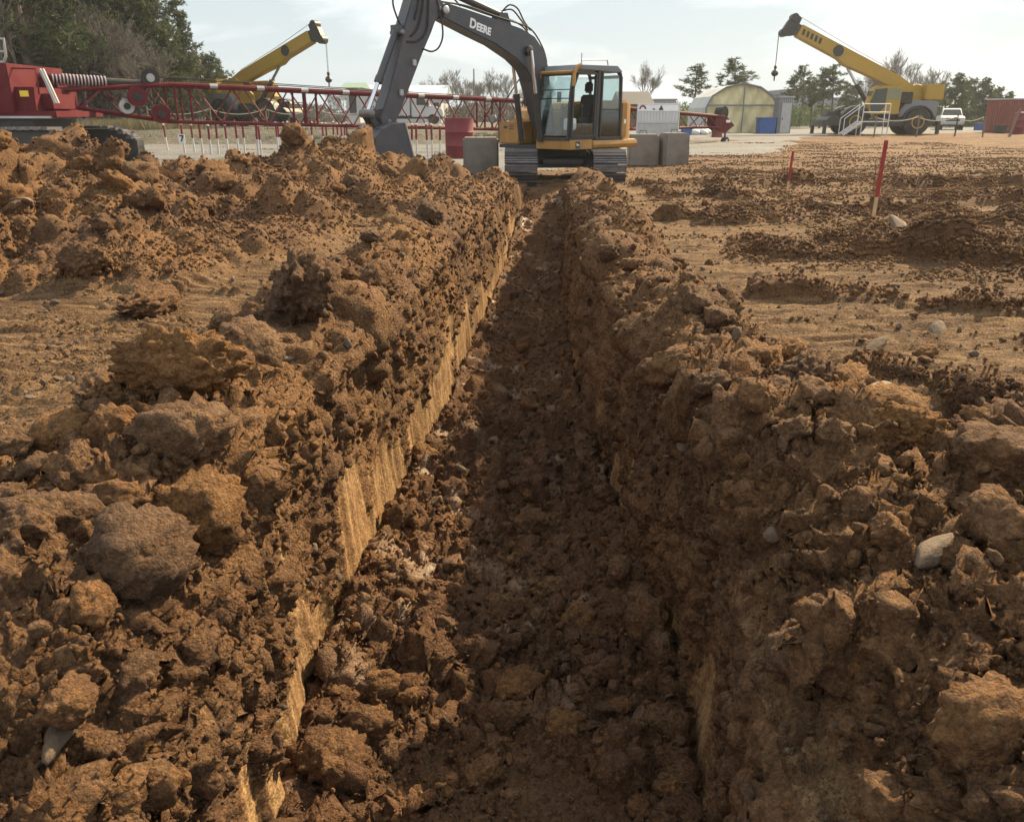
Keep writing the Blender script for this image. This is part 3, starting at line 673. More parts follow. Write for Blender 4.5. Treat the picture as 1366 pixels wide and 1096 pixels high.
def pane(name, quad, mat, parent, th=0.012):
    q = [Vector(p) for p in quad]; n = (q[1] - q[0]).cross(q[-1] - q[0]).normalized() * (th / 2); k = len(q)
    m = MB(); m.add([p + n for p in q] + [p - n for p in q], [tuple(range(k)), tuple(range(2 * k - 1, k - 1, -1))] + [(i, (i + 1) % k, k + (i + 1) % k, k + i) for i in range(k)])
    return m.build(name, mat, parent)

def hydraulic(parent, a, b, split, r, mat=None, name='hydraulic_cylinder'):
    a, b = Vector(a), Vector(b); c = a.lerp(b, split); d = (b - a).normalized()
    m = MB(); m.tube(a, c, r, n=14); m.tube(c - d * 0.10, c + d * 0.03, r * 1.18, n=14); m.tube(a - d * 0.02, a + d * 0.05, r * 1.15, n=14)
    o = m.build(name, mat or black, parent, smooth=True)
    MB().tube(c, b, r * 0.58, n=12).build('rod', chrome, o, smooth=True); return o

# ------------------------------------------------------------------ the excavator
def build_excavator():
    RZ = R(225); loc = Vector((1.30, 22.3, 0.0)); t = empty('excavator', loc, RZ)
    tag(t, 'yellow and dark grey tracked excavator straddling the end of the trench', 'excavator')
    # tracks run along the trench: their own axes are turned back to the world's
    Lh, Rr = 1.60, 0.36
    def oval(q):                       # q metres along the belt -> (y, z, angle)
        st = 2 * Lh; ar = math.pi * Rr; q = q % (2 * st + 2 * ar)
        if q < st: return Lh - q, 2 * Rr, math.pi
        q -= st
        if q < ar: a = math.pi / 2 + q / Rr; return -Lh + Rr * math.cos(a), Rr + Rr * math.sin(a), a + math.pi / 2
        q -= ar
        if q < st: return -Lh + q, 0.0, 0.0
        q -= st; a = -math.pi / 2 + q / Rr; return Lh + Rr * math.cos(a), Rr + Rr * math.sin(a), a + math.pi / 2
    per = 4 * Lh + 2 * math.pi * Rr; ns = 46; pitch = per / ns
    sm = MB(); sm.box((0, 0, 0.0), (0.80, pitch * 0.90, 0.035)); sm.box((0, -pitch * 0.28, -0.030), (0.80, 0.022, 0.045)); sm.box((0, pitch * 0.05, -0.026), (0.80, 0.018, 0.03)); sm.box((0, pitch * 0.33, -0.026), (0.80, 0.018, 0.03))
    shoe = sm.mesh('track_shoe', steel)
    for sx in (-1, 1):
        fr = MB(); cx = sx * 1.08
        prof = [(-Lh, 0.10), (Lh, 0.10), (Lh + 0.28, Rr), (Lh, 2 * Rr - 0.12), (-Lh, 2 * Rr - 0.12), (-Lh - 0.28, Rr)]
        fr.prism_x(prof, cx - 0.16, cx + 0.16)
        tr = fr.build('track', black, t, bevel=0.02); tr.rotation_euler = (0, 0, -RZ)
        for k in range(ns):
            y, z, a = oval(k * pitch)
            o = obj_from('track_shoe', shoe, None, tr); o.location = (cx, y, z); o.rotation_euler = (a, 0, 0)
        for yy in (-Lh, Lh):
            MB().lathe([(0.26, -0.2), (0.33, -0.19), (0.33, 0.19), (0.26, 0.2)], (cx, yy, Rr), 'x', 20).build('idler_wheel' if yy < 0 else 'drive_sprocket', steel, tr, smooth=True)
        for k in range(6):
            MB().lathe([(0.10, -0.2), (0.12, -0.18), (0.12, 0.18), (0.10, 0.2)], (cx, -1.35 + k * 0.54, 0.16), 'x', 14).build('roller', black, tr, smooth=True)
    um = MB(); um.box((0, 0, 0.46), (1.9, 0.75, 0.26)); um.box((0, -0.75, 0.42), (1.9, 0.35, 0.22)); um.box((0, 0.75, 0.42), (1.9, 0.35, 0.22)); um.prism_z([(-0.9, -0.6), (-0.5, -1.05), (0.5, -1.05), (0.9, -0.6), (0.9, 0.6), (0.5, 1.05), (-0.5, 1.05), (-0.9, 0.6)], 0.40, 0.52)
    u = um.build('undercarriage_frame', black, t, bevel=0.02); u.rotation_euler = (0, 0, -RZ)
    MB().lathe([(0.62, 0.56), (0.66, 0.58), (0.66, 0.72), (0.60, 0.79)], n=28).build('turntable', black, t, smooth=True)
    # house: skirt, deck, counterweight
    MB().prism_z([(1.08, -1.24), (1.08, 1.24), (-0.9, 1.24), (-1.4, 1.0), (-1.5, 0), (-1.4, -1.0), (-0.9, -1.24)], 0.77, 0.86).build('deck', black, t, bevel=0.01)
    sk = MB(); sk.prism_z([(1.02, 0.16), (1.14, 0.16), (1.14, 1.28), (1.05, 1.30), (0.30, 1.30), (0.30, 1.18), (1.02, 1.18)], 0.775, 1.0)
    sk_ = sk.build('front_skirt', yel, t, bevel=0.012)
    MB().prism_x([(1.16, 0.775), (1.30, 0.80), (1.33, 0.88), (1.31, 0.97), (1.16, 1.0)], -1.55, 0.295).build('side_skirt', yel, t, bevel=0.02)
    # the maker's emblem: pale leaping stag on a black plate
    em = MB().box((0.86, 1.303, 0.885), (0.15, 0.012, 0.16)).build('emblem_plate', black, t)
    deer = [(0.92, 0.93), (0.895, 0.915), (0.86, 0.90), (0.825, 0.89), (0.80, 0.86), (0.83, 0.875), (0.855, 0.875), (0.845, 0.835), (0.865, 0.87), (0.89, 0.88), (0.925, 0.85), (0.905, 0.89)]
    MB().prism_y(deer, 1.310, 1.314).build('emblem', decalw, em)
    arc = [(-0.86, 1.27), (-1.25, 1.24), (-1.52, 1.05), (-1.68, 0.7), (-1.74, 0.3), (-1.74, -0.3), (-1.68, -0.7), (-1.52, -1.05), (-1.25, -1.24), (-0.86, -1.27)]
    cw = MB(); cw.prism_z(arc, 0.80, 1.93); cwo = cw.build('counterweight', yel, t, smooth=True, bevel=0.07)
    MB().prism_x([(1.10, 1.04), (1.285, 1.04), (1.285, 1.88), (1.10, 1.90)], -1.10, -0.875).build('side_panel', yel, t, bevel=0.02)
    MB().box((-1.00, 1.291, 1.42), (0.075, 0.012, 0.10)).build('warning_label', decalw, cwo)
    MB().prism_y([(-0.88, 0.87), (0.10, 0.87), (0.10, 1.70), (-0.10, 1.86), (-0.88, 1.94)], -1.24, 0.14).build('engine_hood', yel, t, bevel=0.05)
    MB().lathe([(0.05, 1.85), (0.06, 1.87), (0.06, 2.15), (0.045, 2.16)], (-0.55, -0.6, 0)).build('exhaust_pipe', black, t, smooth=True)
    # tool box and tank on the right-hand side
    tb = MB(); tb.prism_x([(-1.28, 0.87), (-0.52, 0.87), (-0.52, 1.42), (-1.28, 1.42)], 0.56, 1.06); tbo = tb.build('tool_box', yel, t, bevel=0.03)
    for k in range(3): MB().box((1.062, -0.80, 1.24 + k * 0.045), (0.012, 0.16, 0.018)).build('vent_slot', black, tbo)
    MB().box((1.062, -1.02, 1.28), (0.012, 0.12, 0.06)).build('latch', black, tbo)
    tk = MB(); tk.prism_y([(0.10, 0.87), (0.555, 0.87), (0.555, 1.50), (0.45, 1.68), (0.25, 1.78), (0.10, 1.78)], -1.27, -0.52); tko = tk.build('tank', yel, t, bevel=0.05)
    MB().box((0.558, -0.95, 1.46), (0.012, 0.14, 0.05)).build('latch', black, tko)
    MB().prism_y([(0.62, 1.45), (0.92, 1.45), (0.74, 1.86), (0.62, 1.86)], -0.50, -0.30).build('boom_guard', yel, t, bevel=0.02)
    # cab
    y0, y1_ = 0.20, 1.28
    prof = [(1.16, 1.00), (1.12, 1.9), (1.02, 2.50), (0.90, 2.64), (-0.62, 2.66), (-0.80, 2.50), (-0.84, 1.00)]
    cabm = MB()
    def pil(a, b, w_=0.075): cabm.bar(a, b, w_, w_, up=(0, 1, 0))
    for yy in (y0 + 0.04, y1_ - 0.04):
        for k in range(len(prof) - 1): pil((prof[k][0] - 0.02, yy, prof[k][1]), (prof[k + 1][0] - 0.02, yy, prof[k + 1][1]), 0.085 if yy > 1 else 0.07)
        pil((1.14, yy, 1.03), (-0.84, yy, 1.03), 0.09)
    pil((0.16, y1_ - 0.03, 1.0), (0.10, y1_ - 0.03, 2.6), 0.13); pil((-0.02, y1_ - 0.03, 1.0), (-0.06, y1_ - 0.03, 2.6), 0.08)
    for (xx, zz) in ((1.14, 1.02), (1.00, 2.50), (-0.80, 2.48), (-0.82, 1.03)): pil((xx, y0, zz), (xx, y1_, zz), 0.075)
    cab = cabm.build('cab', black, t, bevel=0.015)
    MB().prism_y([(0.99, 2.555), (0.88, 2.70), (-0.62, 2.725), (-0.82, 2.60), (-0.80, 2.57), (0.85, 2.60)], y0 - 0.02, y1_ + 0.02).build('cab_roof', greyp, cab, bevel=0.03)
    MB().path([(1.07, y1_ + 0.015, 2.22), (1.04, y1_ + 0.015, 2.50), (0.93, y1_ + 0.015, 2.66), (0.80, y1_ + 0.015, 2.70)], 0.045, 8).build('corner_post_cover', yel, cab, smooth=True)
    MB().path([(1.04, y1_ - 0.02, 2.54), (1.04, y0 + 0.02, 2.54), (1.02, y0 + 0.01, 2.40)], 0.035, 8).build('brow_trim', yel, cab, smooth=True)
    MB().box((0.15, (y0 + y1_) / 2, 1.00), (1.9, 1.0, 0.05)).build('cab_floor', black, cab)
    pane('windscreen', [(1.145, y0 + 0.08, 1.10), (1.145, y1_ - 0.09, 1.10), (1.105, y1_ - 0.09, 1.9), (1.02, y1_ - 0.09, 2.46), (1.02, y0 + 0.08, 2.46), (1.105, y0 + 0.08, 1.9)], glass, cab)
    pane('rear_side_window', [(-0.06, y1_ - 0.03, 1.72), (-0.79, y1_ - 0.03, 1.72), (-0.78, y1_ - 0.03, 2.52), (-0.08, y1_ - 0.03, 2.56)], glass, cab)
    pane('lower_side_window', [(-0.06, y1_ - 0.03, 1.09), (-0.80, y1_ - 0.03, 1.09), (-0.79, y1_ - 0.03, 1.70), (-0.06, y1_ - 0.03, 1.70)], darkglass, cab)
    pane('far_side_window', [(1.08, y0 + 0.04, 1.10), (-0.80, y0 + 0.04, 1.10), (-0.78, y0 + 0.04, 2.5), (1.0, y0 + 0.04, 2.46)], glass, cab)
    pane('rear_window', [(-0.81, y0 + 0.08, 1.6), (-0.81, y1_ - 0.09, 1.6), (-0.79, y1_ - 0.09, 2.45), (-0.79, y0 + 0.08, 2.45)], glass, cab)
    dm = MB()                                                   # the door's own frame; its upper window slid back
    for a, b in (((1.10, 1.08), (0.24, 1.08)), ((0.24, 1.08), (0.20, 2.52)), ((0.20, 2.52), (0.90, 2.50)), ((0.90, 2.50), (1.05, 2.2)), ((1.05, 2.2), (1.10, 1.08))): dm.bar((a[0], y1_ + 0.005, a[1]), (b[0], y1_ + 0.005, b[1]), 0.05, 0.055, up=(0, 1, 0))
    dm.build('door_frame', black, cab)
    pane('door_window', [(1.07, y1_ + 0.005, 1.10), (0.28, y1_ + 0.005, 1.10), (0.27, y1_ + 0.005, 1.38), (1.07, y1_ + 0.005, 1.38)], glass, cab)
    for zz in (1.95, 2.15): MB().tube((1.12 - (zz - 1.9) * 0.12, y0 + 0.05, zz), (1.12 - (zz - 1.9) * 0.12, y1_ - 0.05, zz), 0.012, n=6).build('guard_bar', black, cab)
    st = MB(); st.box((0.10, 0.72, 1.38), (0.50, 0.50, 0.16)); st.box((0.10, 0.72, 1.16), (0.36, 0.36, 0.28)); st.prism_y([(-0.18, 1.42), (-0.02, 1.42), (-0.14, 2.06), (-0.26, 2.06)], 0.49, 0.95); st.prism_y([(-0.24, 2.10), (-0.14, 2.10), (-0.16, 2.36), (-0.25, 2.36)], 0.59, 0.85)
    st.build('seat', seatm, cab, bevel=0.04, smooth=True)
    for yy in (0.40, 1.04):
        cs_ = MB(); cs_.box((0.22, yy, 1.42), (0.5, 0.12, 0.22)); cs_.tube((0.40, yy, 1.5), (0.44, yy, 1.74), 0.018); cs_.lathe([(0.02, 0), (0.04, 0.04), (0.03, 0.10), (0.01, 0.12)], (0.44, yy, 1.72)); cs_.build('control_console', black, cab, smooth=True)
    MB().box((0.66, 0.86, 1.36), (0.26, 0.24, 0.28)).build('plastic_crate', decalw, cab, bevel=0.03)
    MB().prism_y([(0.98, 1.12), (1.06, 1.12), (1.02, 1.40)], 0.45, 0.62).build('foot_pedal', black, cab)
    # rails, mirror, aerial
    rl = MB(); rl.path([(0.62, 1.15, 2.72), (0.62, 1.15, 2.82), (-0.35, 1.15, 2.86), (-0.40, 1.15, 2.74)], 0.018); rl.tube((0.50, 1.05, 2.72), (0.50, 1.05, 2.98), 0.014, n=6); rl.build('roof_rail', silver, t, smooth=True)
    rr_ = MB(); rr_.path([(1.02, -1.30, 0.90), (1.05, -1.30, 1.55), (0.86, -1.20, 1.95), (0.62, -0.95, 2.45)], 0.017); rr_.path([(0.62, -0.95, 2.45), (0.50, -0.90, 2.10), (0.45, -0.9, 1.75)], 0.017); rr_.build('handrail', black, t, smooth=True)
    MB().lathe([(0.05, -0.015), (0.10, -0.01), (0.11, 0.02), (0.08, 0.05)], (1.02, -1.50, 1.48), 'x', 18).build('mirror', greyp, t, smooth=True)
    MB().tube((1.04, -1.30, 1.48), (1.02, -1.50, 1.48), 0.012, n=6).build('mirror_arm', black, t)
    # boom, arm, bucket, traced in the plane of the swing
    btop = [(4.14, 3.68), (4.12, 3.80), (4.00, 3.84), (3.42, 3.76), (2.57, 3.63), (1.70, 3.49), (1.25, 3.34), (0.92, 3.06), (0.78, 2.75), (0.66, 2.2), (0.52, 1.5), (0.46, 1.2)]
    bbot = [(0.62, 1.08), (0.86, 1.2), (1.08, 1.62), (1.24, 2.05), (1.34, 2.33), (1.53, 2.60), (1.91, 2.83), (2.58, 3.10), (3.21, 3.27), (3.83, 3.45), (4.16, 3.55)]
    bm_ = MB().prism_y(btop + bbot, -0.21, 0.21); boom = bm_.build('boom', boomgrey, t, bevel=0.025)
    for yy in (-0.225, 0.225):
        MB().lathe([(0.07, -0.03), (0.085, -0.02), (0.085, 0.02), (0.07, 0.03)], (4.08, yy, 3.70), 'y', 16).build('boom_pin', silver, boom, smooth=True)
        MB().lathe([(0.09, -0.05), (0.11, -0.04), (0.11, 0.04), (0.09, 0.05)], (1.52, yy * 1.15, 3.02), 'y', 16).build('boom_pin', black, boom, smooth=True)
    d0, d1 = Vector((3.40, 0, 3.42)), Vector((2.70, 0, 3.27)); ax = (d1 - d0).normalized(); upv = Vector((-ax.z, 0, ax.x)) * -1
    if upv.z < 0: upv = -upv
    def letters(txt, size, p, bold):
        c = bpy.data.curves.new('lettering', 'FONT'); c.body = txt; c.size = size; c.extrude = 0.002; c.offset = bold
        tmp = bpy.data.objects.new('tmp', c); COL.objects.link(tmp); bpy.context.view_layer.update()
        me_ = bpy.data.meshes.new_from_object(tmp.evaluated_get(bpy.context.evaluated_depsgraph_get())); wdt = max(v.co.x for v in me_.vertices)
        bpy.data.objects.remove(tmp, do_unlink=True); me_.materials.clear(); me_.materials.append(decalw)
        M = Matrix((ax, upv, Vector((0, 1, 0)))).transposed()
        for v in me_.vertices: v.co = M @ v.co + p
        return me_, wdt
    m1, w1 = letters('D', 0.27, d0 + Vector((0, 0.2145, 0)), 0.010); obj_from('letter_d', m1, None, boom)
    m2, w2 = letters('EERE', 0.215, d0 + ax * (w1 + 0.012) + Vector((0, 0.2145, 0)), 0.009); obj_from('letters_eere', m2, None, boom)
    arm = MB().prism_y([(4.24, 3.98), (4.62, 4.42), (4.86, 4.40), (4.95, 3.84), (5.16, 3.38), (5.26, 3.03), (5.67, 2.03), (5.93, 1.50), (5.86, 1.36), (5.55, 1.36), (5.48, 1.48), (5.13, 2.08), (4.70, 2.84), (4.45, 3.24), (4.30, 3.52), (4.10, 3.62), (4.06, 3.80)], -0.17, 0.17).build('arm', boomgrey, t, bevel=0.02)
    for (px_, pz_) in ((4.22, 3.72), (5.70, 1.44), (5.25, 3.2)):
        MB().lathe([(0.03, -0.20), (0.05, -0.195), (0.05, 0.195), (0.03, 0.20)], (px_, 0, pz_), 'y', 14).build('arm_pin', steel, arm, smooth=True)
    # bucket: two side plates, a curved back, an open mouth, teeth
    outer = [(5.52, 1.42), (5.86, 1.40), (6.10, 1.30), (6.30, 1.12), (6.42, 0.88), (6.38, 0.62), (6.22, 0.42), (5.98, 0.32), (5.50, 0.36), (5.30, 0.60), (5.40, 1.0)]
    bk = MB()
    for yy in (-0.50, 0.47): bk.prism_y(outer, yy, yy + 0.03)
    curve = [(5.52, 1.42), (5.86, 1.40), (6.10, 1.30), (6.30, 1.12), (6.42, 0.88), (6.38, 0.62), (6.22, 0.42), (5.98, 0.32), (5.50, 0.36)]
    inner = [(x * 0.965 + 5.85 * 0.035, z * 0.965 + 0.85 * 0.035) for (x, z) in curve]
    for k in range(len(curve) - 1): bk.prism_y([curve[k], curve[k + 1], inner[k + 1], inner[k]], -0.47, 0.47)
    bk.box((5.69, 0, 1.38), (0.42, 0.40, 0.12)); bko = bk.build('bucket', boomgrey, t, bevel=0.008)
    for k in range(5): MB().prism_y([(5.56, 0.33), (5.56, 0.42), (5.22, 0.40)], -0.47 + k * 0.21, -0.37 + k * 0.21).build('tooth', steel, bko)
    for yy in (-0.505, 0.505): MB().path([(5.31, yy, 0.60), (5.41, yy, 1.0), (5.53, yy, 1.41)], 0.02).build('lit_edge', silver, bko, smooth=True)  # bright rods along the mouth, the lit plate edges put into the colour
    for yy in (-0.11, 0.11):
        lk = MB(); lk.bar((6.14, yy, 1.60), (5.98, yy, 1.34), 0.05, 0.12); lk.bar((6.14, yy, 1.60), (5.66, yy, 1.68), 0.04, 0.09); lk.build('bucket_link', black, t)
    MB().lathe([(0.07, -0.19), (0.085, -0.18), (0.085, 0.18), (0.07, 0.19)], (6.14, 0, 1.60), 'y', 14).build('link_pin', steel, t, smooth=True)
    hydraulic(t, (5.25, 0, 3.28), (6.14, 0, 1.60), 0.62, 0.075, boomgrey)
    MB().box((5.22, 0, 3.26), (0.22, 0.24, 0.16)).build('cylinder_bracket', boomgrey, t)
    hydraulic(t, (2.20, 0, 3.75), (4.76, 0, 4.32), 0.62, 0.085, boomgrey); MB().prism_y([(1.95, 3.5), (2.5, 3.58), (2.30, 3.80), (2.10, 3.80)], -0.12, 0.12).build('cylinder_bracket', boomgrey, t)
    for yy in (-0.33, 0.33): hydraulic(t, (1.16, yy, 0.98), (1.52, yy, 3.02), 0.52, 0.075)
    # hoses
    hs = [[(4.05, 0.12, 3.86), (3.4, 0.14, 3.84), (2.5, 0.14, 3.70), (1.9, 0.14, 3.62), (1.35, 0.16, 3.50), (0.95, 0.16, 3.14), (0.78, 0.16, 2.8)],
          [(4.02, -0.1, 3.90), (3.4, -0.1, 3.88), (2.4, -0.12, 3.74), (1.8, -0.12, 3.70), (1.3, -0.12, 3.55), (0.9, -0.12, 3.18)],
          [(2.20, 0.06, 3.84), (2.0, 0.08, 3.98), (1.75, 0.1, 3.92), (1.55, 0.12, 3.66), (1.35, 0.14, 3.48)], [(2.15, -0.05, 3.84), (1.85, 0.0, 3.90), (1.62, 0.05, 3.72), (1.4, 0.1, 3.48)],
          [(4.30, 0.19, 4.0), (4.18, 0.22, 3.3), (4.28, 0.22, 2.98), (4.48, 0.2, 2.86), (4.72, 0.19, 2.90)], [(4.60, 0.19, 4.3), (4.70, 0.20, 3.7), (4.85, 0.20, 3.3), (5.05, 0.19, 3.12)],
          [(4.50, 0.18, 4.2), (4.55, 0.20, 3.6), (4.62, 0.20, 3.25), (4.85, 0.20, 3.05), (5.15, 0.18, 3.02)], [(4.75, 0.18, 4.3), (4.80, 0.2, 3.8), (4.92, 0.19, 3.45)],
          [(4.95, 0.1, 4.25), (5.30, 0.12, 4.05), (5.42, 0.12, 3.75), (5.32, 0.12, 3.45), (5.22, 0.1, 3.32)], [(4.2, 0.1, 4.05), (4.05, 0.1, 4.15), (3.8, 0.1, 4.0), (3.55, 0.1, 3.83)]]
    for q in hs:
        fine_ = []
        V = [Vector(p) for p in q]; V = [V[0]] + V + [V[-1]]
        for i in range(1, len(V) - 2):
            for k in range(5):
                s = k / 5.0; fine_.append(0.5 * ((2 * V[i]) + (-V[i-1] + V[i+1]) * s + (2*V[i-1] - 5*V[i] + 4*V[i+1] - V[i+2]) * s*s + (-V[i-1] + 3*V[i] - 3*V[i+1] + V[i+2]) * s**3))
        fine_.append(V[-1]); MB().path(fine_, 0.019, 6).build('hose', rubber, t, smooth=True)
    for (x, z) in ((4.98, 2.62), (5.36, 2.02)):
        MB().box((x, 0.19, z), (0.10, 0.06, 0.12)).build('work_light', silver, t, bevel=0.01)
    return t
build_excavator()

# ------------------------------------------------------------------ red crawler crane with its lattice boom laid out across the yard
def build_crawler():
    base = Vector((-16.6, 27.4, 0)); t = empty('crawler_crane', base)
    tag(t, 'dark red crawler crane with long lattice boom lowered across the yard', 'crane')
    A, B = Vector((-15.6, 27.8, 0)), Vector((11.7, 48.0, 0)); d = (B - A); ln = d.length; d.normalize(); n = Vector((-d.y, d.x, 0))
    def top(s): return float(np.interp(s, [0, 0.13, 0.526, 0.70, 0.817, 1.0], [2.28, 2.58, 2.26, 2.06, 1.84, 1.52]))
    def bot(s): return float(np.interp(s, [0, 0.13, 0.526, 0.75, 0.817, 1.0], [2.00, 1.36, 1.00, 0.90, 0.94, 0.98]))
    def hw(s): return float(np.interp(s, [0, 0.13, 0.75, 1.0], [0.35, 0.6, 0.6, 0.25]))
    def pt(s, side, up): p = A + d * (ln * s) + n * (side * hw(s)); p.z = top(s) if up else bot(s); return p - base
    knots = [0, 0.13, 0.145, 0.27, 0.395, 0.526, 0.66, 0.75, 0.817, 0.90, 1.0]
    boom = MB().tube(pt(0, -1.2, True).lerp(pt(0, -1.2, False), 0.5), pt(0, 1.2, True).lerp(pt(0, 1.2, False), 0.5), 0.16, n=14).build('lattice_boom', redp, t, smooth=True)
    for s in (0.13, 0.145, 0.27, 0.283, 0.526, 0.539, 0.75):
        bo = MB()
        for side in (-1, 1): bo.tube(pt(s, side, True), pt(s, side, False), 0.045, n=8)
        bo.tube(pt(s, -1, True), pt(s, 1, True), 0.04, n=6); bo.tube(pt(s, -1, False), pt(s, 1, False), 0.04, n=6)
        bo.build('section_frame', redp, boom, smooth=True)
    for side in (-1, 1):
        for up in (True, False): MB().path([pt(s, side, up) for s in knots], 0.075 if up else 0.065, 8).build('chord', redp, boom, smooth=True)
    segs = np.linspace(0.02, 0.13, 6).tolist() + np.linspace(0.15, 0.985, 34).tolist()
    for side in (-1, 1):
        for k in range(len(segs) - 1):
            a, b = segs[k], segs[k + 1]
            if k == 5: continue
            up = (k % 2 == 0)
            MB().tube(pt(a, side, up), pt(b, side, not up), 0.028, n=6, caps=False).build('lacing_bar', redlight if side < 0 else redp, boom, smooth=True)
    for k in range(0, len(segs) - 1, 2):
        MB().tube(pt(segs[k], -1, True), pt(segs[k + 1], 1, True), 0.024, n=5, caps=False).build('lacing_bar', redp, boom, smooth=True)
    for s in np.linspace(0.17, 0.72, 12): MB().tube(pt(s, -1, True) + Vector((0, 0, 0.0)) - d * 0.14, pt(s, -1, True) + d * 0.14, 0.082, n=8).build('clamp', silver, boom, smooth=True)
    # sheaves carried by the boom
    def disc(name, p, r, th, mat, parent, hub=True):
        o = MB(); q = p - base; a = q + n * (th / 2); b = q - n * (th / 2); o.tube(a, b, r, n=24); ob = o.build(name, mat, parent, smooth=True)
        if hub: MB().tube(q + n * (th * 0.8), q - n * (th * 0.8), r * 0.45, n=14).build('hub', silver if mat is rubber else rubber, ob, smooth=True)
        return ob
    disc('sheave', at(200, 104, 29.6), 0.30, 0.12, rubber, boom); disc('sheave', at(183, 129, 29.0), 0.31, 0.16, redp, boom); disc('sheave', at(214, 152, 29.3), 0.30, 0.2, redp, boom)
    disc('silver_drum', at(169, 142, 29.0), 0.24, 0.1, silver, boom); disc('guide_wheel', at(111, 155, 28.4), 0.18, 0.08, whitep, boom)
    # tip
    th_ = MB(); c = B - base
    for side in (-0.27, 0.27):
        q = lambda p, s_=side: c + d * p[0] + n * s_ + Vector((0, 0, p[1]))
        th_.prism([(-0.75, 0.95), (-0.75, 1.50), (0.1, 1.62), (0.5, 1.35), (0.95, 1.05), (0.55, 0.85), (0.15, 0.62)], lambda p: q(p), lambda p: q(p) + n * 0.05)
    th_.tube(c + d * 0.1 + n * -0.3 + Vector((0, 0, 1.1)), c + d * 0.1 + n * 0.35 + Vector((0, 0, 1.1)), 0.12)
    tip = th_.build('boom_tip', redp, t, bevel=0.01)
    q = c + d * 0.05 + Vector((0, 0, 1.72)); MB().tube(q - n * 0.22, q + n * 0.22, 0.34, n=22).build('sheave', rubber, tip, smooth=True)
    q = c + Vector((-0.12, 0, 0.0)); MB().tube(q + Vector((0, 0, 0.42)), q + Vector((0, 0, 0.98)), 0.30, n=18).build('ballast_drum', rust, tip, smooth=True)
    q = c + d * 0.55 + Vector((0, 0, 0.22)); MB().tube(q - n * 0.12, q + n * 0.12, 0.22, n=18).build('wheel', rubber, tip, smooth=True); MB().tube(q - n * 0.14, q + n * 0.14, 0.10, n=12).build('hub', whitep, tip, smooth=True)
    MB().bar(q, c + d * 0.45 + Vector((0, 0, 1.0)), 0.07, 0.07).build('wheel_bracket', redp, tip)
    qq = c + d * 0.30 - n * 0.33 + Vector((0, 0, 1.28)); M_ = Matrix((d, n, Vector((0, 0, 1)))).transposed(); MB().box(qq, (0.36, 0.012, 0.14), M=M_).build('name_plate', decalw, tip)
    # mast tube with its spring and black end
    m0, m1, m2, m3 = at(4, 98, 27.2) - base, at(70, 106, 28.0) - base, at(140, 110, 28.9) - base, at(192, 113, 29.6) - base
    ma = MB().tube(m0, m2, 0.16, n=14).build('mast', redp, t, smooth=True); MB().tube(m2, m3, 0.15, n=14).build('mast_end', rubber, ma, smooth=True)
    for k in range(16):
        p = m1.lerp(m2, k / 15.0); dd = (m2 - m1).normalized(); MB().tube(p - dd * 0.02, p + dd * 0.02, 0.20, n=14).build('spring_ring', silver, ma, smooth=True)
    for dz in (0.0, 0.05): MB().path([m3 + Vector((0, 0, 0.25 + dz)), pt(0.3, -0.5, True) + Vector((0, 0, 0.12 + dz)), pt(0.55, 0, True) + Vector((0, 0, 0.06 + dz))], 0.016, 5).build('pendant_rope', rubber, boom)
    # body
    def blk(name, u0, v0, u1, v1, Y, dep, mat, par, bev=0.02):
        a, b = at(u0, v1, Y) - base, at(u1, v0, Y) - base
        return MB().box(((a.x + b.x) / 2, a.y + dep / 2, (a.z + b.z) / 2), (b.x - a.x, dep, b.z - a.z)).build(name, mat, par, bevel=bev)
    body = blk('machinery_house', -70, 84, 7, 152, 26.0, 3.2, redp, t); b2 = blk('side_housing', 7.3, 116, 43, 150, 26.2, 2.6, redp, t)
    blk('deck_beam', -60, 148, 74, 157, 26.05, 3.0, redp, t); blk('deck_edge', -60, 155, 68, 158, 26.0, 0.06, silver, t, 0)
    blk('warning_label', 27, 121, 37, 129, 26.17, 0.02, decaly, b2, 0); blk('number_plate', 10, 139, 19, 146, 26.17, 0.02, decalw, b2, 0)
    cb = blk('operator_cab', 22, 105, 62, 140, 27.6, 1.2, redp, t); blk('window', 24, 106, 42, 119, 27.57, 0.03, darkglass, cb, 0); blk('window', 43, 106, 60, 121, 27.57, 0.03, glass, cb, 0)
    blk('lower_housing', 45, 125, 68, 146, 26.6, 1.5, redp, t)
    for dx in (0, 4):
        MB().bar(at(53 + dx, 92, 26.5) - base, at(74 + dx, 138, 26.5) - base, 0.06, 0.06).build('ladder_rail', silver, t)
    rl = MB(); rl.path([at(8, 91, 26.3) - base, at(47, 92, 26.3) - base, at(51, 112, 26.3) - base, at(52, 126, 26.3) - base], 0.025, 6); rl.build('handrail', redp, t, smooth=True)
    rl = MB(); rl.path([at(-20, 52, 26) - base, at(5, 52, 26) - base, at(8, 75, 26) - base, at(5, 83, 26) - base, at(-20, 83, 26) - base], 0.04, 6); rl.path([at(-20, 69, 26) - base, at(7, 69, 26) - base], 0.03, 6); rl.build('top_guardrail', silver, t, smooth=True)
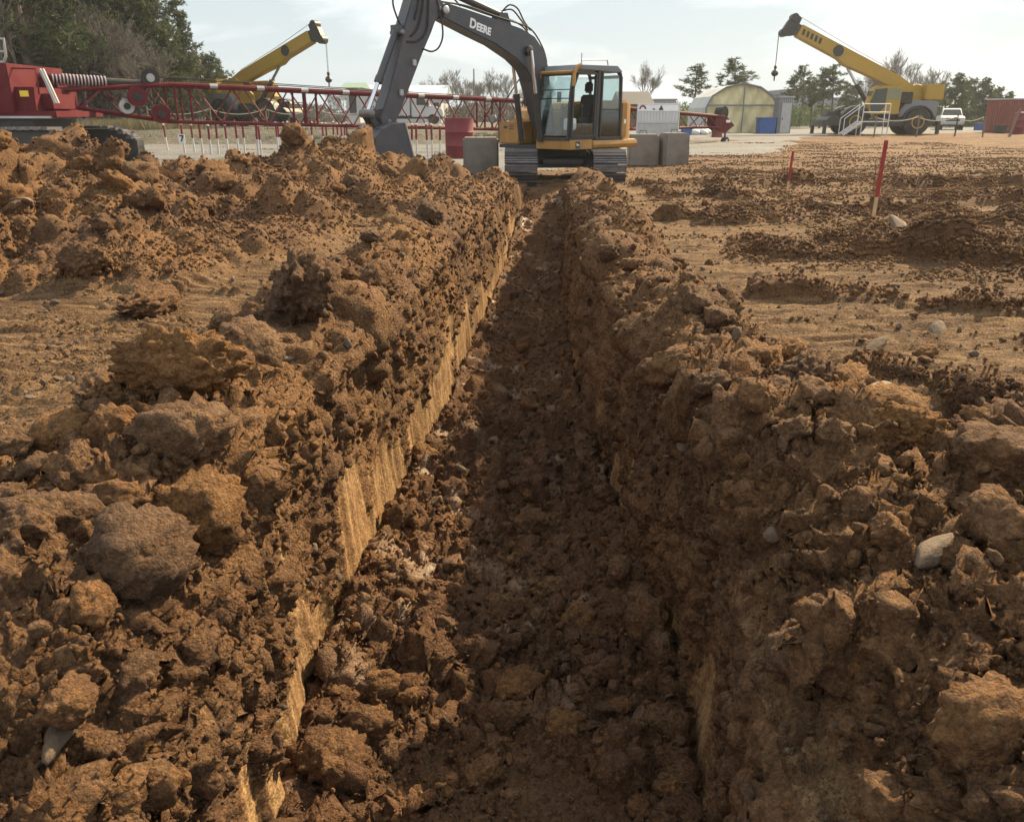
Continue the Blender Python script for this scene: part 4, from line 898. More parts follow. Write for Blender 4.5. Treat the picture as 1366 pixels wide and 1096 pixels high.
    # crawlers
    for yy in (25.6, 29.4):
        tr = MB(); x0 = -19.5; L2 = 6.6
        prof = [(x0, 0.35), (x0 + 0.35, 0.05), (x0 + L2 - 0.35, 0.05), (x0 + L2, 0.35), (x0 + L2, 0.80), (x0 + L2 - 0.5, 1.12), (x0 + 0.4, 1.16), (x0, 0.85)]
        tr.prism([(p[0] - base.x, p[1]) for p in prof], lambda p: (p[0], yy - 0.3 - base.y, p[1]), lambda p: (p[0], yy + 0.3 - base.y, p[1])); tro = tr.build('crawler_track', black, t, bevel=0.03)
        for k in range(26):
            s = k / 25.0; x = x0 + 0.2 + s * (L2 - 0.4); z = 1.20 - 0.34 * max(0, (s - 0.88) / 0.12) ** 1.5
            MB().box((x - base.x, yy - base.y, z), (0.20, 0.85, 0.09)).build('track_shoe', steel, tro)
    MB().box((-16.2 - base.x, 27.5 - base.y, 1.30), (3.0, 2.6, 0.34)).build('car_body', black, t)
    return t
build_crawler()

# ------------------------------------------------------------------ yellow rough terrain cranes
def rt_crane(loc, rz, ang, label, L_=10.0, hookdrop=3.0):
    """x is forwards; the cab stands on the left side"""
    t = empty('mobile_crane', loc, rz); tag(t, label, 'crane', None)
    ch = MB(); ch.prism_y([(-3.7, 0.75), (-3.7, 1.25), (-1.2, 1.25), (-1.0, 1.15), (1.2, 1.15), (1.4, 1.35), (3.9, 1.35), (4.2, 1.05), (4.2, 0.75), (3.0, 0.65), (-3.0, 0.65)], -1.2, 1.2)
    chassis = ch.build('chassis', black, t, bevel=0.04)
    MB().prism_y([(-3.75, 1.26), (-3.75, 2.35), (-1.85, 2.42), (-1.45, 2.30), (-1.0, 1.62), (-1.0, 1.26)], -1.1, 1.1).build('engine_hood', greyp, chassis, bevel=0.05)
    for sx in (-2.35, 2.15):
        for sy in (-1, 1):
            w_ = MB().lathe([(0.50, -0.33), (0.80, -0.31), (0.91, -0.22), (0.93, 0.0), (0.91, 0.22), (0.80, 0.31), (0.50, 0.33)], (sx, sy * 1.05, 0.93), 'y', 28).build('wheel', rubber, t, smooth=True)
            MB().lathe([(0.06, -0.30), (0.30, -0.30), (0.46, -0.355), (0.48, -0.30), (0.48, 0.30), (0.46, 0.355), (0.30, 0.30), (0.06, 0.30)], (sx, sy * 1.05, 0.93), 'y', 24).build('rim', cyel, w_, smooth=True)
            MB().lathe([(0.20, -0.34), (0.24, -0.31), (0.24, 0.31), (0.20, 0.34)], (sx, sy * 1.05, 0.93), 'y', 16).build('hub', black, w_, smooth=True)
            fo = [(sx + 1.15 * math.cos(a), 0.93 + 1.12 * math.sin(a)) for a in np.linspace(0.25, math.pi - 0.25, 9)] + [(sx + 1.08 * math.cos(a), 0.93 + 1.05 * math.sin(a)) for a in np.linspace(math.pi - 0.25, 0.25, 9)]
            MB().prism_y(fo, sy * 1.05 - 0.36, sy * 1.05 + 0.36).build('mudguard', black, chassis)
    for sx in (-3.9, 4.3):
        o = MB(); o.box((sx, 0, 0.85), (0.3, 2.5, 0.35)); o.box((sx, 1.25, 0.55), (0.22, 0.22, 1.0)); o.box((sx, -1.25, 0.55), (0.22, 0.22, 1.0)); o.build('outrigger', black, t, bevel=0.02)
    gr = MB(); gr.path([(4.2, 1.1, 1.35), (4.2, 1.1, 1.75), (3.0, 1.1, 1.75), (3.0, 1.1, 1.40)], 0.03); gr.path([(4.2, -1.1, 1.35), (4.2, -1.1, 1.75), (3.0, -1.1, 1.75), (3.0, -1.1, 1.4)], 0.03); gr.box((3.5, 0, 1.5), (0.9, 1.2, 0.3)); gr.build('front_deck', black, chassis)
    # superstructure
    MB().lathe([(0.9, 1.2), (0.95, 1.25), (0.95, 1.55)], (-0.6, 0, 0), 'z', 24).build('turntable', black, t, smooth=True)
    sp = MB()
    for yy in (-0.62, 0.42): sp.prism_y([(0.5, 1.56), (0.5, 2.3), (-1.2, 3.55), (-1.9, 3.55), (-2.2, 2.9), (-3.0, 2.75), (-3.0, 2.5), (-1.8, 1.9), (-1.6, 1.56)], yy, yy + 0.2)
    sup = sp.build('superstructure', cyel, t, bevel=0.03)
    MB().box((-0.9, -0.1, 1.62), (2.4, 1.3, 0.12)).build('turntable_deck', black, sup)
    MB().box((-3.35, 0, 2.95), (1.35, 2.3, 1.05)).build('counterweight', cyel, sup, bevel=0.06)
    MB().lathe([(0.42, -0.5), (0.46, -0.45), (0.46, 0.45), (0.42, 0.5)], (-2.35, 0, 3.05), 'y', 20).build('winch', cyel, sup, smooth=True)
    MB().box((-1.35, 0.93, 2.55), (0.9, 0.5, 0.8)).build('side_tank', rubber, sup, bevel=0.04)
    cabp = [(1.25, 1.45), (1.45, 2.2), (1.12, 3.22), (0.9, 3.35), (-0.85, 3.35), (-0.85, 1.45)]
    cab = MB().prism_y(cabp, 0.66, 1.42).build('cab', cyel, t, bevel=0.04)
    cq = lambda pts, y: [(p[0], y, p[1]) for p in pts]
    MB().prism_y([(1.17, 1.62), (1.34, 2.2), (1.05, 3.12), (0.22, 3.2), (0.22, 1.95), (0.55, 1.62)], 1.425, 1.445).build('door_window', darkglass, cab)
    MB().prism_y([(0.12, 2.45), (0.12, 3.2), (-0.75, 3.2), (-0.75, 2.45)], 1.425, 1.445).build('side_window', glass, cab)
    MB().prism_x([(0.72, 2.2), (1.36, 2.2), (1.36, 3.0), (0.72, 3.0)], 1.21, 1.30).build('windscreen', darkglass, cab)
    # boom
    piv = Vector((-1.7, 0, 3.25)); d = Vector((math.cos(ang), 0, math.sin(ang))); u = Vector((-math.sin(ang), 0, math.cos(ang)))
    def bp(p): return piv + d * p[0] + u * p[1]
    bm_ = MB(); y0 = 0.36
    bm_.prism([(-0.3, -0.30), (0.6, -0.42), (3.2, -0.50), (5.0, -0.62), (5.6, -0.45), (L_ * 0.93, -0.42), (L_ * 0.93, 0.42), (0.9, 0.45), (-0.3, 0.30)], lambda p: bp(p) + Vector((0, -y0, 0)), lambda p: bp(p) + Vector((0, y0, 0)))
    boom = bm_.build('boom', cyel, t, bevel=0.04)
    MB().prism([(L_ * 0.932, -0.36), (L_ * 0.96, -0.36), (L_ * 0.96, 0.36), (L_ * 0.932, 0.36)], lambda p: bp(p) + Vector((0, -0.3, 0)), lambda p: bp(p) + Vector((0, 0.3, 0))).build('inner_section', black, boom)
    hd = MB(); hd.prism([(L_ * 0.95, -0.45), (L_ * 0.95, 0.75), (L_ * 0.99, 0.85), (L_ * 1.03, 0.3), (L_ * 1.04, -0.55), (L_ * 1.0, -0.7)], lambda p: bp(p) + Vector((0, -0.25, 0)), lambda p: bp(p) + Vector((0, 0.25, 0))); hd.build('boom_head', black, boom, bevel=0.03)
    for (a, b) in ((L_ * 1.02, -0.55), (L_ * 1.0, 0.6)):
        c = bp((a, b)); MB().tube(c - Vector((0, 0.3, 0)), c + Vector((0, 0.3, 0)), 0.28, n=18).build('sheave', black, boom, smooth=True)
    for yy in (-0.37, 0.37): c = bp((5.9, 0.0)); MB().tube(c - Vector((0, 0.02, 0)) + Vector((0, yy, 0)), c + Vector((0, yy + 0.02, 0)), 0.38, n=20).build('badge', black, boom, smooth=True)
    tx = MB()
    for k in range(5): tx.prism([(7.3 + k * 0.34, -0.18), (7.5 + k * 0.34, -0.18), (7.56 + k * 0.34, 0.20), (7.36 + k * 0.34, 0.20)], lambda p: bp(p) + Vector((0, 0.366, 0)), lambda p: bp(p) + Vector((0, 0.372, 0)))
    tx.build('dark_marking', black, boom)
    MB().path([bp((0.8, 0.62)), bp((5, 0.66)), bp((L_ * 0.99, 0.86))], 0.02, 5).build('hoist_rope', steel, boom)
    hydraulic(t, (0.75, 0, 1.95), bp((4.6, -0.62)), 0.58, 0.17, black, 'lift_cylinder')
    tipp = bp((L_ * 1.03, -0.6)); hk = MB()
    for yy in (-0.05, 0.05): hk.tube(tipp + Vector((0.2, yy, 0)), tipp + Vector((0.2, yy, -hookdrop)), 0.016, n=5)
    rope = hk.build('hook_rope', steel, boom)
    c = tipp + Vector((0.2, 0, -hookdrop)); MB().lathe([(0.02, 0.5), (0.10, 0.42), (0.10, 0.25), (0.06, 0.2), (0.20, 0.1), (0.27, -0.05), (0.20, -0.2), (0.05, -0.28), (0.05, -0.5), (0.015, -0.6)], c, 'z', 14).build('hook_ball', black, boom, smooth=True)
    return t
p = at(1168, 178, 63); rt_crane((p.x, 63, 0.22), R(180), R(24.5), 'yellow mobile crane with raised boom beside the white stair platform', L_=9.8, hookdrop=2.6)
p = at(350, 168, 67); rt_crane((p.x - 0.4, 67, 0.78), R(-27), R(20.5), 'yellow mobile crane with raised boom parked behind the red lattice boom', L_=9.0, hookdrop=2.6)
# ------------------------------------------------------------------ the yard: gravel, bank, road
def gravel_mat(name, a, b_, c_, sc=9.0):
    m, nt, bs = new_mat(name); N, L = nt.nodes, nt.links
    g = N.new('ShaderNodeNewGeometry'); v = N.new('ShaderNodeTexVoronoi'); v.inputs['Scale'].default_value = sc; L.new(g.outputs['Position'], v.inputs['Vector'])
    n = N.new('ShaderNodeTexNoise'); n.inputs['Scale'].default_value = 0.45; n.inputs['Detail'].default_value = 7; n.inputs['Roughness'].default_value = 0.65; L.new(g.outputs['Position'], n.inputs['Vector'])
    r = N.new('ShaderNodeValToRGB'); r.color_ramp.elements[0].color = (*a, 1); r.color_ramp.elements[0].position = 0.35; r.color_ramp.elements[1].color = (*b_, 1); r.color_ramp.elements[1].position = 0.65; L.new(n.outputs['Fac'], r.inputs[0])
    mx = N.new('ShaderNodeMixRGB'); mx.blend_type = 'MULTIPLY'; mx.inputs[0].default_value = 0.5; L.new(r.outputs[0], mx.inputs[1]); L.new(v.outputs['Color'], mx.inputs[2])
    m2 = N.new('ShaderNodeMixRGB'); m2.inputs[0].default_value = 0.25; m2.inputs[2].default_value = (*c_, 1); L.new(mx.outputs[0], m2.inputs[1]); L.new(m2.outputs[0], bs.inputs['Base Color'])
    bs.inputs['Roughness'].default_value = 0.95
    bp = N.new('ShaderNodeBump'); bp.inputs['Strength'].default_value = 0.8; bp.inputs['Distance'].default_value = 0.05; L.new(v.outputs['Distance'], bp.inputs['Height']); L.new(bp.outputs[0], bs.inputs['Normal']); return m
gravel = gravel_mat('gravel', (0.10, 0.10, 0.098), (0.19, 0.188, 0.182), (0.16, 0.162, 0.162))
drygrass_ground = gravel_mat('dry_grass_ground', (0.055, 0.053, 0.042), (0.125, 0.115, 0.08), (0.09, 0.085, 0.065), 5.0)

def pad(name, outline, h, mat, step=1.2, edge=1.2, seed=1, rough=0.05):
    """a spread layer with a ragged edge that thins out to nothing"""
    xs = [p[0] for p in outline]; yy = [p[1] for p in outline]
    gx = np.arange(min(xs) - 2, max(xs) + 2, step); gy = np.concatenate([np.arange(min(yy) - 2, 40, step * 0.5), np.arange(40, max(yy) + 2, step)]) if min(yy) < 38 else np.arange(min(yy) - 2, max(yy) + 2, step)
    GX, GY = np.meshgrid(gx, gy); q = np.stack([GX.ravel(), GY.ravel(), 0 * GX.ravel()], 1).astype(np.float32)
    wob = vnoise(q, (3, 3, 1), seed, 3) * 1.0; n = len(outline); dmin = np.full(len(q), 1e9); ins = np.zeros(len(q), bool)
    for i in range(n):
        (ax, ay), (bx, by) = outline[i], outline[(i + 1) % n]; dx, dy = bx - ax, by - ay
        t_ = np.clip(((q[:, 0] - ax) * dx + (q[:, 1] - ay) * dy) / (dx * dx + dy * dy), 0, 1)
        dmin = np.minimum(dmin, np.hypot(q[:, 0] - ax - t_ * dx, q[:, 1] - ay - t_ * dy))
        c = (ay > q[:, 1]) != (by > q[:, 1]); c &= q[:, 0] < (bx - ax) * (q[:, 1] - ay) / (by - ay + 1e-12) + ax; ins ^= c
    sdist = np.where(ins, dmin, -dmin) + wob * 0.7
    z = -0.14 + (h + 0.14) * smooth(-0.4, edge, sdist) + rough * vnoise(q, (1.5, 1.5, 1), seed + 3, 3) * smooth(0, 1, sdist)
    z += 0.25 * smooth(38, 62, q[:, 1]) * smooth(0, 10, q[:, 0]); q[:, 2] = z
    nx, ny = len(gx), len(gy); keep = (sdist > -1.2).reshape(ny, nx)
    f = [(j*nx+i, j*nx+i+1, (j+1)*nx+i+1, (j+1)*nx+i) for j in range(ny-1) for i in range(nx-1) if keep[j, i] or keep[j+1, i] or keep[j, i+1] or keep[j+1, i+1]]
    me_ = bpy.data.meshes.new(name); me_.from_pydata([tuple(map(float, p)) for p in q], [], f); me_.polygons.foreach_set('use_smooth', [True] * len(f)); me_.materials.append(mat)
    o = obj_from(name, me_); return tag(o, kind='structure')
pad('gravel_yard', [(-34, 21.5), (-4, 22.2), (-1.0, 23.0), (1.5, 25.6), (4.6, 27.6), (8.5, 31.5), (12.5, 38), (16.5, 47), (20, 56), (27, 63), (37, 69.5), (70, 72), (70, 120), (-34, 120)], 0.085, gravel, seed=5)
pad('grass_bank', [(-90, 46.5), (-4, 46.5), (1.0, 48.5), (3.0, 60), (3.0, 140), (-90, 140)], 0.80, drygrass_ground, step=1.5, edge=2.6, seed=9, rough=0.1)

# dry grass along the bank and under the trees
def grass_tufts(name, n, x0, x1, y0, y1, hgt, mat, label, seed, zfun):
    r = np.random.RandomState(seed); V = []; Fq = []
    for k in range(n):
        x, y = r.uniform(x0, x1), r.uniform(y0, y1); z = zfun(x, y); h = hgt * r.uniform(0.4, 1.2)
        for b in range(5):
            a = r.uniform(0, 6.28); ox, oy = r.normal(0, 0.12, 2); lx, ly = r.normal(0, 0.22 * h, 2); wd = 0.025
            i = len(V); V += [(x + ox - wd * math.cos(a), y + oy - wd * math.sin(a), z), (x + ox + wd * math.cos(a), y + oy + wd * math.sin(a), z), (x + ox + lx, y + oy + ly, z + h)]; Fq.append((i, i + 1, i + 2))
    me_ = bpy.data.meshes.new(name); me_.from_pydata(V, [], Fq); me_.materials.append(mat); o = obj_from(name, me_); return tag(o, label, 'grass', kind='stuff')
straw = paint('straw', (0.20, 0.165, 0.085), rough=0.9, dirt=0.5, dirt_col=(0.14, 0.15, 0.06), scale=0.6)
grass_tufts('dry_grass', 5200, -36, -20, 49.5, 56, 0.75, straw, 'tall dry yellow grass growing along the bank below the pines', 5, lambda x, y: 0.62)
grass_tufts('bank_grass', 3000, -24, 1, 48, 52, 0.22, straw, 'short dry grass on the grey bank behind the marker posts', 6, lambda x, y: 0.35 + 0.1 * (y - 48))

# ------------------------------------------------------------------ marker posts
pr, pw2 = redlight, whitep
def marker_post(u, v, tall, label, group, sign=False):
    # where its foot stands, found from the flat ground
    b = math.atan2(393, 1072) + math.atan2(v - 548, 1072); Y = CAM_Z / math.tan(b) - 0.6; x = at(u, v, Y).x
    lean = random.Random(u).uniform(-0.035, 0.035)
    t = empty('marker_post', (x, Y, 0.0)); t.rotation_euler = (random.Random(u + 1).uniform(-0.03, 0.03), lean, 0); tag(t, label, 'post', group)
    MB().tube((0, 0, -0.1), (0, 0, tall * 0.56), 0.042, n=10).build('lower_post', pw2, t, smooth=True); MB().tube((0, 0, tall * 0.56), (0, 0, tall), 0.044, n=10).build('upper_post', pr, t, smooth=True)
    MB().lathe([(0.03, tall), (0.055, tall + 0.015), (0.05, tall + 0.06), (0.02, tall + 0.075)], n=10).build('cap', pw2, t, smooth=True)
    if sign:
        s = MB().box((-0.02, -0.06, tall * 0.55), (0.26, 0.015, 0.36)).build('number_plate', decalw, t); MB().prism_y([(-0.10, 0.82), (0.07, 0.82), (0.07, 0.76), (-0.02, 0.56), (-0.08, 0.56), (0.0, 0.76), (-0.10, 0.76)], -0.071, -0.075).build('numeral', black, s)
PG = 'red and white marker posts in the gravel yard'; PL = 'slim marker post, white below and red above, standing in the gravel'
for (u, v) in [(224, 202), (260, 205), (271, 208), (282, 208), (292, 208), (305, 206), (319, 207), (327, 207), (345, 210), (349, 208), (372, 205), (374, 204), (381, 203), (387, 202), (395, 201), (400, 200), (417, 200), (433, 201), (437, 200), (446, 200), (452, 199), (458, 200), (461, 199), (465, 201),
               (529, 209), (533, 211), (550, 210), (556, 210), (571, 211), (577, 210), (587, 209)]:
    marker_post(u, v, 1.15 + 0.12 * random.Random(u * 3).random(), PL, PG)
marker_post(247, 207, 1.22, 'marker post carrying a white plate with the numeral 7', PG, True)

# red drums
def drum(loc, r, h, label, mat, feet=False):
    t = empty('steel_drum', loc); tag(t, label, 'drum')
    MB().lathe([(r * 0.97, 0.0), (r, 0.01), (r, h * 0.33 - 0.02), (r * 1.025, h * 0.33), (r, h * 0.33 + 0.02), (r, h * 0.66 - 0.02), (r * 1.025, h * 0.66), (r, h * 0.66 + 0.02), (r, h - 0.01), (r * 1.02, h), (r * 0.97, h + 0.005), (r * 0.95, h - 0.03)], n=28).build('shell', mat, t, smooth=True)
    MB().lathe([(r * 0.2, h - 0.03), (r * 0.93, h - 0.032), (r * 0.93, h - 0.02), (r * 0.2, h - 0.02)], n=20).build('lid', mat, t)
    if feet:
        for k in range(5): a = -math.pi / 2 + (k - 2) * 0.5; MB().box((r * 0.98 * math.cos(a), r * 0.98 * math.sin(a), 0.02), (0.10, 0.10, 0.10)).build('foot', rust, t)
p = at(613, 213, 31.2); drum((p.x, 31.4, 0.06), 0.52, 1.42, 'large plain dark red steel cylinder standing between posts and concrete block', redlight, True)
p = at(167, 200, 36); drum((p.x, 36, 0.08), 0.33, 0.95, 'small red oil drum standing beyond the spoil pile', redlight)
p = at(1358, 176, 62); drum((p.x, 62, 0.28), 0.45, 1.5, 'red drum standing in front of the rusty container', redlight)

# concrete blocks
def block(cx, cy, sx, sy, sz, rz, label):
    m = MB().box((0, 0, sz / 2), (sx, sy, sz)); o = m.build('concrete_block', conc, None, bevel=0.05); o.location = (cx, cy, 0.03); o.rotation_euler = (0, 0, rz); tag(o, label, 'block', 'concrete ballast blocks')
    h = MB().path([(-0.12, 0, sz - 0.02), (-0.10, 0, sz + 0.10), (0.10, 0, sz + 0.10), (0.12, 0, sz - 0.02)], 0.015).build('lifting_loop', steel, o, smooth=True)
block(-0.86, 23.2, 0.96, 0.9, 0.98, 0.05, 'stained concrete block standing beside the excavator track, below the boom')
block(4.20, 27.2, 0.92, 0.9, 0.98, -0.06, 'concrete block half hidden by the track, left of another block')
block(5.16, 27.0, 0.78, 0.85, 1.02, 0.10, 'narrow concrete block standing in front of the white bannered panel')
block(5.62, 28.2, 0.40, 0.6, 0.62, 0.3, 'low concrete piece leaning behind the narrow block')

# white bannered site panel
p = at(875, 205, 40.5); t = empty('site_hoarding', (p.x, 40.5, 0.05)); tag(t, 'white framed site hoarding with ribbed sheet and banner beside the boom tip', 'hoarding')
fm_ = MB()
for x in (-0.98, 0.98): fm_.tube((x, 0, 0), (x, 0, 2.05), 0.03, n=8)
for z in (0.05, 1.2, 1.72, 2.04): fm_.tube((-0.98, 0, z), (0.98, 0, z), 0.022, n=8)
fm_.build('frame', whitep, t, smooth=True)
MB().box((0, 0.03, 0.62), (1.9, 0.03, 1.1)).build('lower_sheet', silver, t)
for k in range(13): MB().prism_z([(-0.95 + k * 0.146, 0.0), (-0.90 + k * 0.146, -0.02), (-0.85 + k * 0.146, -0.02), (-0.81 + k * 0.146, 0.0)], 1.23, 1.70).build('sheet_rib', whitep, t)
MB().box((0, 0.03, 1.465), (1.9, 0.02, 0.47)).build('ribbed_sheet', greyp, t)
bn = MB().box((0, 0.01, 1.88), (1.92, 0.02, 0.29)).build('banner', decalw, t)
ar = [(-0.75 + 0.17 * math.cos(a), 1.79 + 0.20 * math.sin(a)) for a in np.linspace(0.1, 3.04, 10)] + [(-0.75 + 0.10 * math.cos(a), 1.79 + 0.12 * math.sin(a)) for a in np.linspace(3.04, 0.1, 10)]
MB().prism_y(ar, -0.004, -0.008).build('red_arc_logo', redlight, bn); MB().prism_y([(-0.30, 1.78), (-0.22, 1.86), (-0.14, 1.78)], -0.004, -0.008).build('dark_logo', black, bn); MB().prism_y([(0.0, 1.76), (0.12, 1.99), (0.24, 1.76)], -0.004, -0.008).build('dark_logo', black, bn)

# tent, booth, bins, sacks
def tent():
    p = at(986, 182, 66); t = empty('shelter_tent', (p.x, 66, 0.27)); tag(t, 'arched storage shelter with cream tarp front behind the boom tip', 'tent')
    prof = [(-2.75, 0), (-2.75, 1.9), (-2.35, 2.7), (-1.3, 3.35), (0, 3.62), (1.3, 3.35), (2.35, 2.7), (2.75, 1.9), (2.75, 0)]
    inn = [(x * 0.97, z * 0.985) for (x, z) in prof]
    m = MB()
    for k in range(8): m.prism_y([prof[k], prof[k + 1], inn[k + 1], inn[k]], 0, 6.5)
    m.build('cover', paint('tent_grey', (0.42, 0.43, 0.42), rough=0.6, dirt=0.3, scale=0.8), t)
    fr = MB(); fr.path([(x, -0.03, z) for (x, z) in prof], 0.07, 6); fr.build('front_hoop', greyp, t, smooth=True)
    MB().bar((-2.6, -0.02, 2.05), (2.6, -0.02, 2.05), 0.06, 0.12).build('cross_beam', greyp, t); MB().bar((0.1, -0.05, 0.0), (0.1, -0.05, 3.5), 0.08, 0.08).build('centre_post', greyp, t)
    # hanging cloth with folds
    r = np.random.RandomState(3); nx, nz = 44, 22; V = []
    for j in range(nz):
        for i in range(nx):
            x = -2.6 + 5.2 * i / (nx - 1); zt = float(np.interp(x, [q[0] for q in inn[1:-1]], [q[1] for q in inn[1:-1]])); z = zt * j / (nz - 1)
            V.append((x, 0.25 + 0.10 * math.sin(3.1 * x + 1.6 * z) + 0.07 * math.sin(6.3 * x - 2.9 * z + 1) + 0.05 * math.sin(11 * x + 4 * z), z))
    me_ = bpy.data.meshes.new('front_tarp'); me_.from_pydata(V, [], [(j*nx+i, j*nx+i+1, (j+1)*nx+i+1, (j+1)*nx+i) for j in range(nz-1) for i in range(nx-1)]); me_.polygons.foreach_set('use_smooth', [True] * len(me_.polygons)); me_.materials.append(tarp); obj_from('front_tarp', me_, None, t)
tent()
def bin_(u, v, Y, sx, sz, label, mat):
    p = at(u, v, Y); t = empty('bin', (p.x, Y, 0.24 if Y > 55 else 0.12)); tag(t, label, 'bin')
    MB().box((0, 0, sz / 2), (sx * 0.92, sx * 0.8, sz), taper=1.08).build('body', mat, t, bevel=0.03); MB().box((0, 0, sz + 0.03), (sx * 1.06, sx * 0.95, 0.08)).build('rim', mat, t, bevel=0.02)
bin_(1020, 182, 64, 1.25, 1.15, 'tall blue bin standing in front of the cream tarp', bluep); bin_(915, 182, 60, 0.7, 0.5, 'low dark blue bin standing beside white sacks', bluep); bin_(1305, 178, 78, 0.75, 0.65, 'small blue bin between white pickup and rusty container', bluep); bin_(1333, 179, 66, 0.7, 0.6, 'black bin standing before the rusty container', rubber)
p = at(1043, 181, 64); t = empty('site_booth', (p.x, 64.4, 0.26)); tag(t, 'narrow grey metal site booth standing beside the shelter tent', 'booth')
MB().box((0, 0, 1.3), (1.05, 1.2, 2.55)).build('walls', greyp, t, bevel=0.02); MB().box((0, 0, 2.62), (1.2, 1.35, 0.1)).build('roof', silver, t); dr = MB().box((0.08, -0.61, 1.15), (0.7, 0.03, 2.1)).build('door', silver, t); MB().box((-0.18, -0.64, 1.1), (0.05, 0.05, 0.16)).build('handle', black, dr)
for k in range(8): MB().box((-0.49 + k * 0.14, -0.605, 2.37), (0.03, 0.02, 0.3)).build('wall_rib', silver, t)
sackm = clod_mesh('white_sack', 3, 611, whitep, planes=4, ang=0.3, rough=0.15, crumbs=0.1, squash=(1, 0.8, 0.6))
for k, (u, Y) in enumerate([(926, 60), (932, 60.6), (938, 60.2), (933, 61), (942, 61.2)]):
    p = at(u, 181, Y); o = obj_from('white_sack', sackm); o.location = (p.x, Y, 0.45 + 0.22 * (k == 3)); o.scale = (0.42, 0.4, 0.42); o.rotation_euler = (0, 0, k); tag(o, 'crumpled white sack heaped beside the low dark blue bin', 'sack', 'white sacks')

# white stair platform in front of the crane
p = at(1162, 179, 58.5); t = empty('stair_platform', (p.x, 58.5, 0.24)); tag(t, 'white metal stair platform with railings before the yellow crane', 'stairs')
MB().box((0, 0, 0.95), (1.9, 0.8, 0.06)).build('platform', whitep, t)
for x in (-0.9, 0.9):
    for y in (-0.38, 0.38): MB().tube((x, y, 0), (x, y, 2.1), 0.035, n=8).build('post', whitep, t, smooth=True)
for z in (1.55, 2.08): MB().tube((-0.9, -0.38, z), (0.9, -0.38, z), 0.03, n=8).build('rail', whitep, t, smooth=True)
for y in (-0.38, 0.38): MB().bar((-0.9, y, 0.95), (-2.1, y, 0.1), 0.05, 0.16).build('stringer', whitep, t); MB().tube((-0.9, y, 2.05), (-2.1, y, 1.15), 0.03, n=8).build('rail', whitep, t, smooth=True); MB().tube((-2.1, y, 0.1), (-2.1, y, 1.15), 0.03, n=8).build('post', whitep, t, smooth=True)
for k in range(4): MB().box((-1.05 - 0.29 * k, 0, 0.78 - 0.2 * k), (0.26, 0.74, 0.04)).build('step', whitep, t)

# white pickup
def car_wheel(parent, c, r, w_, axis='y'):
    o = MB().lathe([(r * 0.6, -w_ / 2), (r * 0.94, -w_ / 2), (r, -w_ * 0.35), (r, w_ * 0.35), (r * 0.94, w_ / 2), (r * 0.6, w_ / 2)], c, axis, 24).build('wheel', rubber, parent, smooth=True)
    MB().lathe([(r * 0.1, -w_ * 0.46), (r * 0.55, -w_ * 0.40), (r * 0.62, -w_ * 0.52), (r * 0.62, w_ * 0.52), (r * 0.55, w_ * 0.40), (r * 0.1, w_ * 0.46)], c, axis, 20).build('rim', silver, o, smooth=True)
def pickup(loc, rz, label):
    t = empty('pickup_truck', loc, rz); tag(t, label, 'pickup')
    body = MB(); body.prism_y([(2.75, 0.55), (2.85, 0.75), (2.82, 1.10), (2.6, 1.20), (1.25, 1.28), (-2.75, 1.28), (-2.85, 1.2), (-2.85, 0.6), (-2.2, 0.45), (2.3, 0.42)], -0.98, 0.98)
    b_ = body.build('body', whitep, t, bevel=0.07, smooth=True)
    cabp = [(1.30, 1.26), (0.55, 1.88), (0.35, 1.93), (-0.85, 1.93), (-1.15, 1.85), (-1.25, 1.26)]
    cb = MB().prism('', None, None) if False else MB()
    k0 = 0.92; k1 = 0.74
    V = [(x, -(k0 if z < 1.4 else k1), z) for (x, z) in cabp] + [(x, (k0 if z < 1.4 else k1), z) for (x, z) in cabp]; n = len(cabp)
    cb.add(V, [tuple(range(n)), tuple(range(2 * n - 1, n - 1, -1))] + [(i, (i + 1) % n, n + (i + 1) % n, n + i) for i in range(n)]); cabo = cb.build('cab', whitep, t, bevel=0.03, smooth=True)
    pane('windscreen', [(1.235, -0.80, 1.345), (1.235, 0.80, 1.345), (0.645, 0.68, 1.835), (0.645, -0.68, 1.835)], darkglass if False else black, cabo, 0.02)
    for s in (-1, 1):
        pane('side_window', [(0.95, s * 0.905, 1.36), (-0.05, s * 0.905, 1.36), (-0.05, s * 0.775, 1.82), (0.50, s * 0.775, 1.82)], black, cabo, 0.02); pane('side_window', [(-0.13, s * 0.905, 1.36), (-1.1, s * 0.905, 1.36), (-0.95, s * 0.775, 1.82), (-0.13, s * 0.775, 1.82)], black, cabo, 0.02)
        MB().box((1.05, s * 1.06, 1.40), (0.12, 0.22, 0.18)).build('mirror', black, t, bevel=0.03)
        MB().box((2.80, s * 0.78, 0.98), (0.10, 0.32, 0.20)).build('headlight', silver, t, bevel=0.03)
        for x in (1.85, -1.75):
            car_wheel(t, (x, s * 0.84, 0.40), 0.40, 0.27)
            MB().lathe([(0.30, -0.02), (0.47, -0.02), (0.47, 0.02), (0.30, 0.02)], (x, s * 0.985, 0.44), 'y', 22).build('wheel_arch', black, b_)
    MB().box((2.82, 0, 0.96), (0.10, 1.16, 0.30)).build('grille', black, t, bevel=0.02); gb = MB().box((2.885, 0, 0.98), (0.03, 1.10, 0.05)).build('grille_bar', silver, t)
    MB().box((2.86, 0, 0.62), (0.18, 1.94, 0.20)).build('front_bumper', silver, t, bevel=0.04); MB().box((2.86, 0, 0.46), (0.10, 1.5, 0.10)).build('air_dam', black, t)
    MB().box((-2.0, 0, 1.285), (1.5, 1.6, 0.02)).build('bed_shade_sheet', black, t)  # black sheet on the closed bed, shade of the hollow put into its colour
p = at(1271, 179, 80); pickup((p.x, 81, 0.30), R(-112), 'white pickup truck parked in the far yard beside the yellow crane')

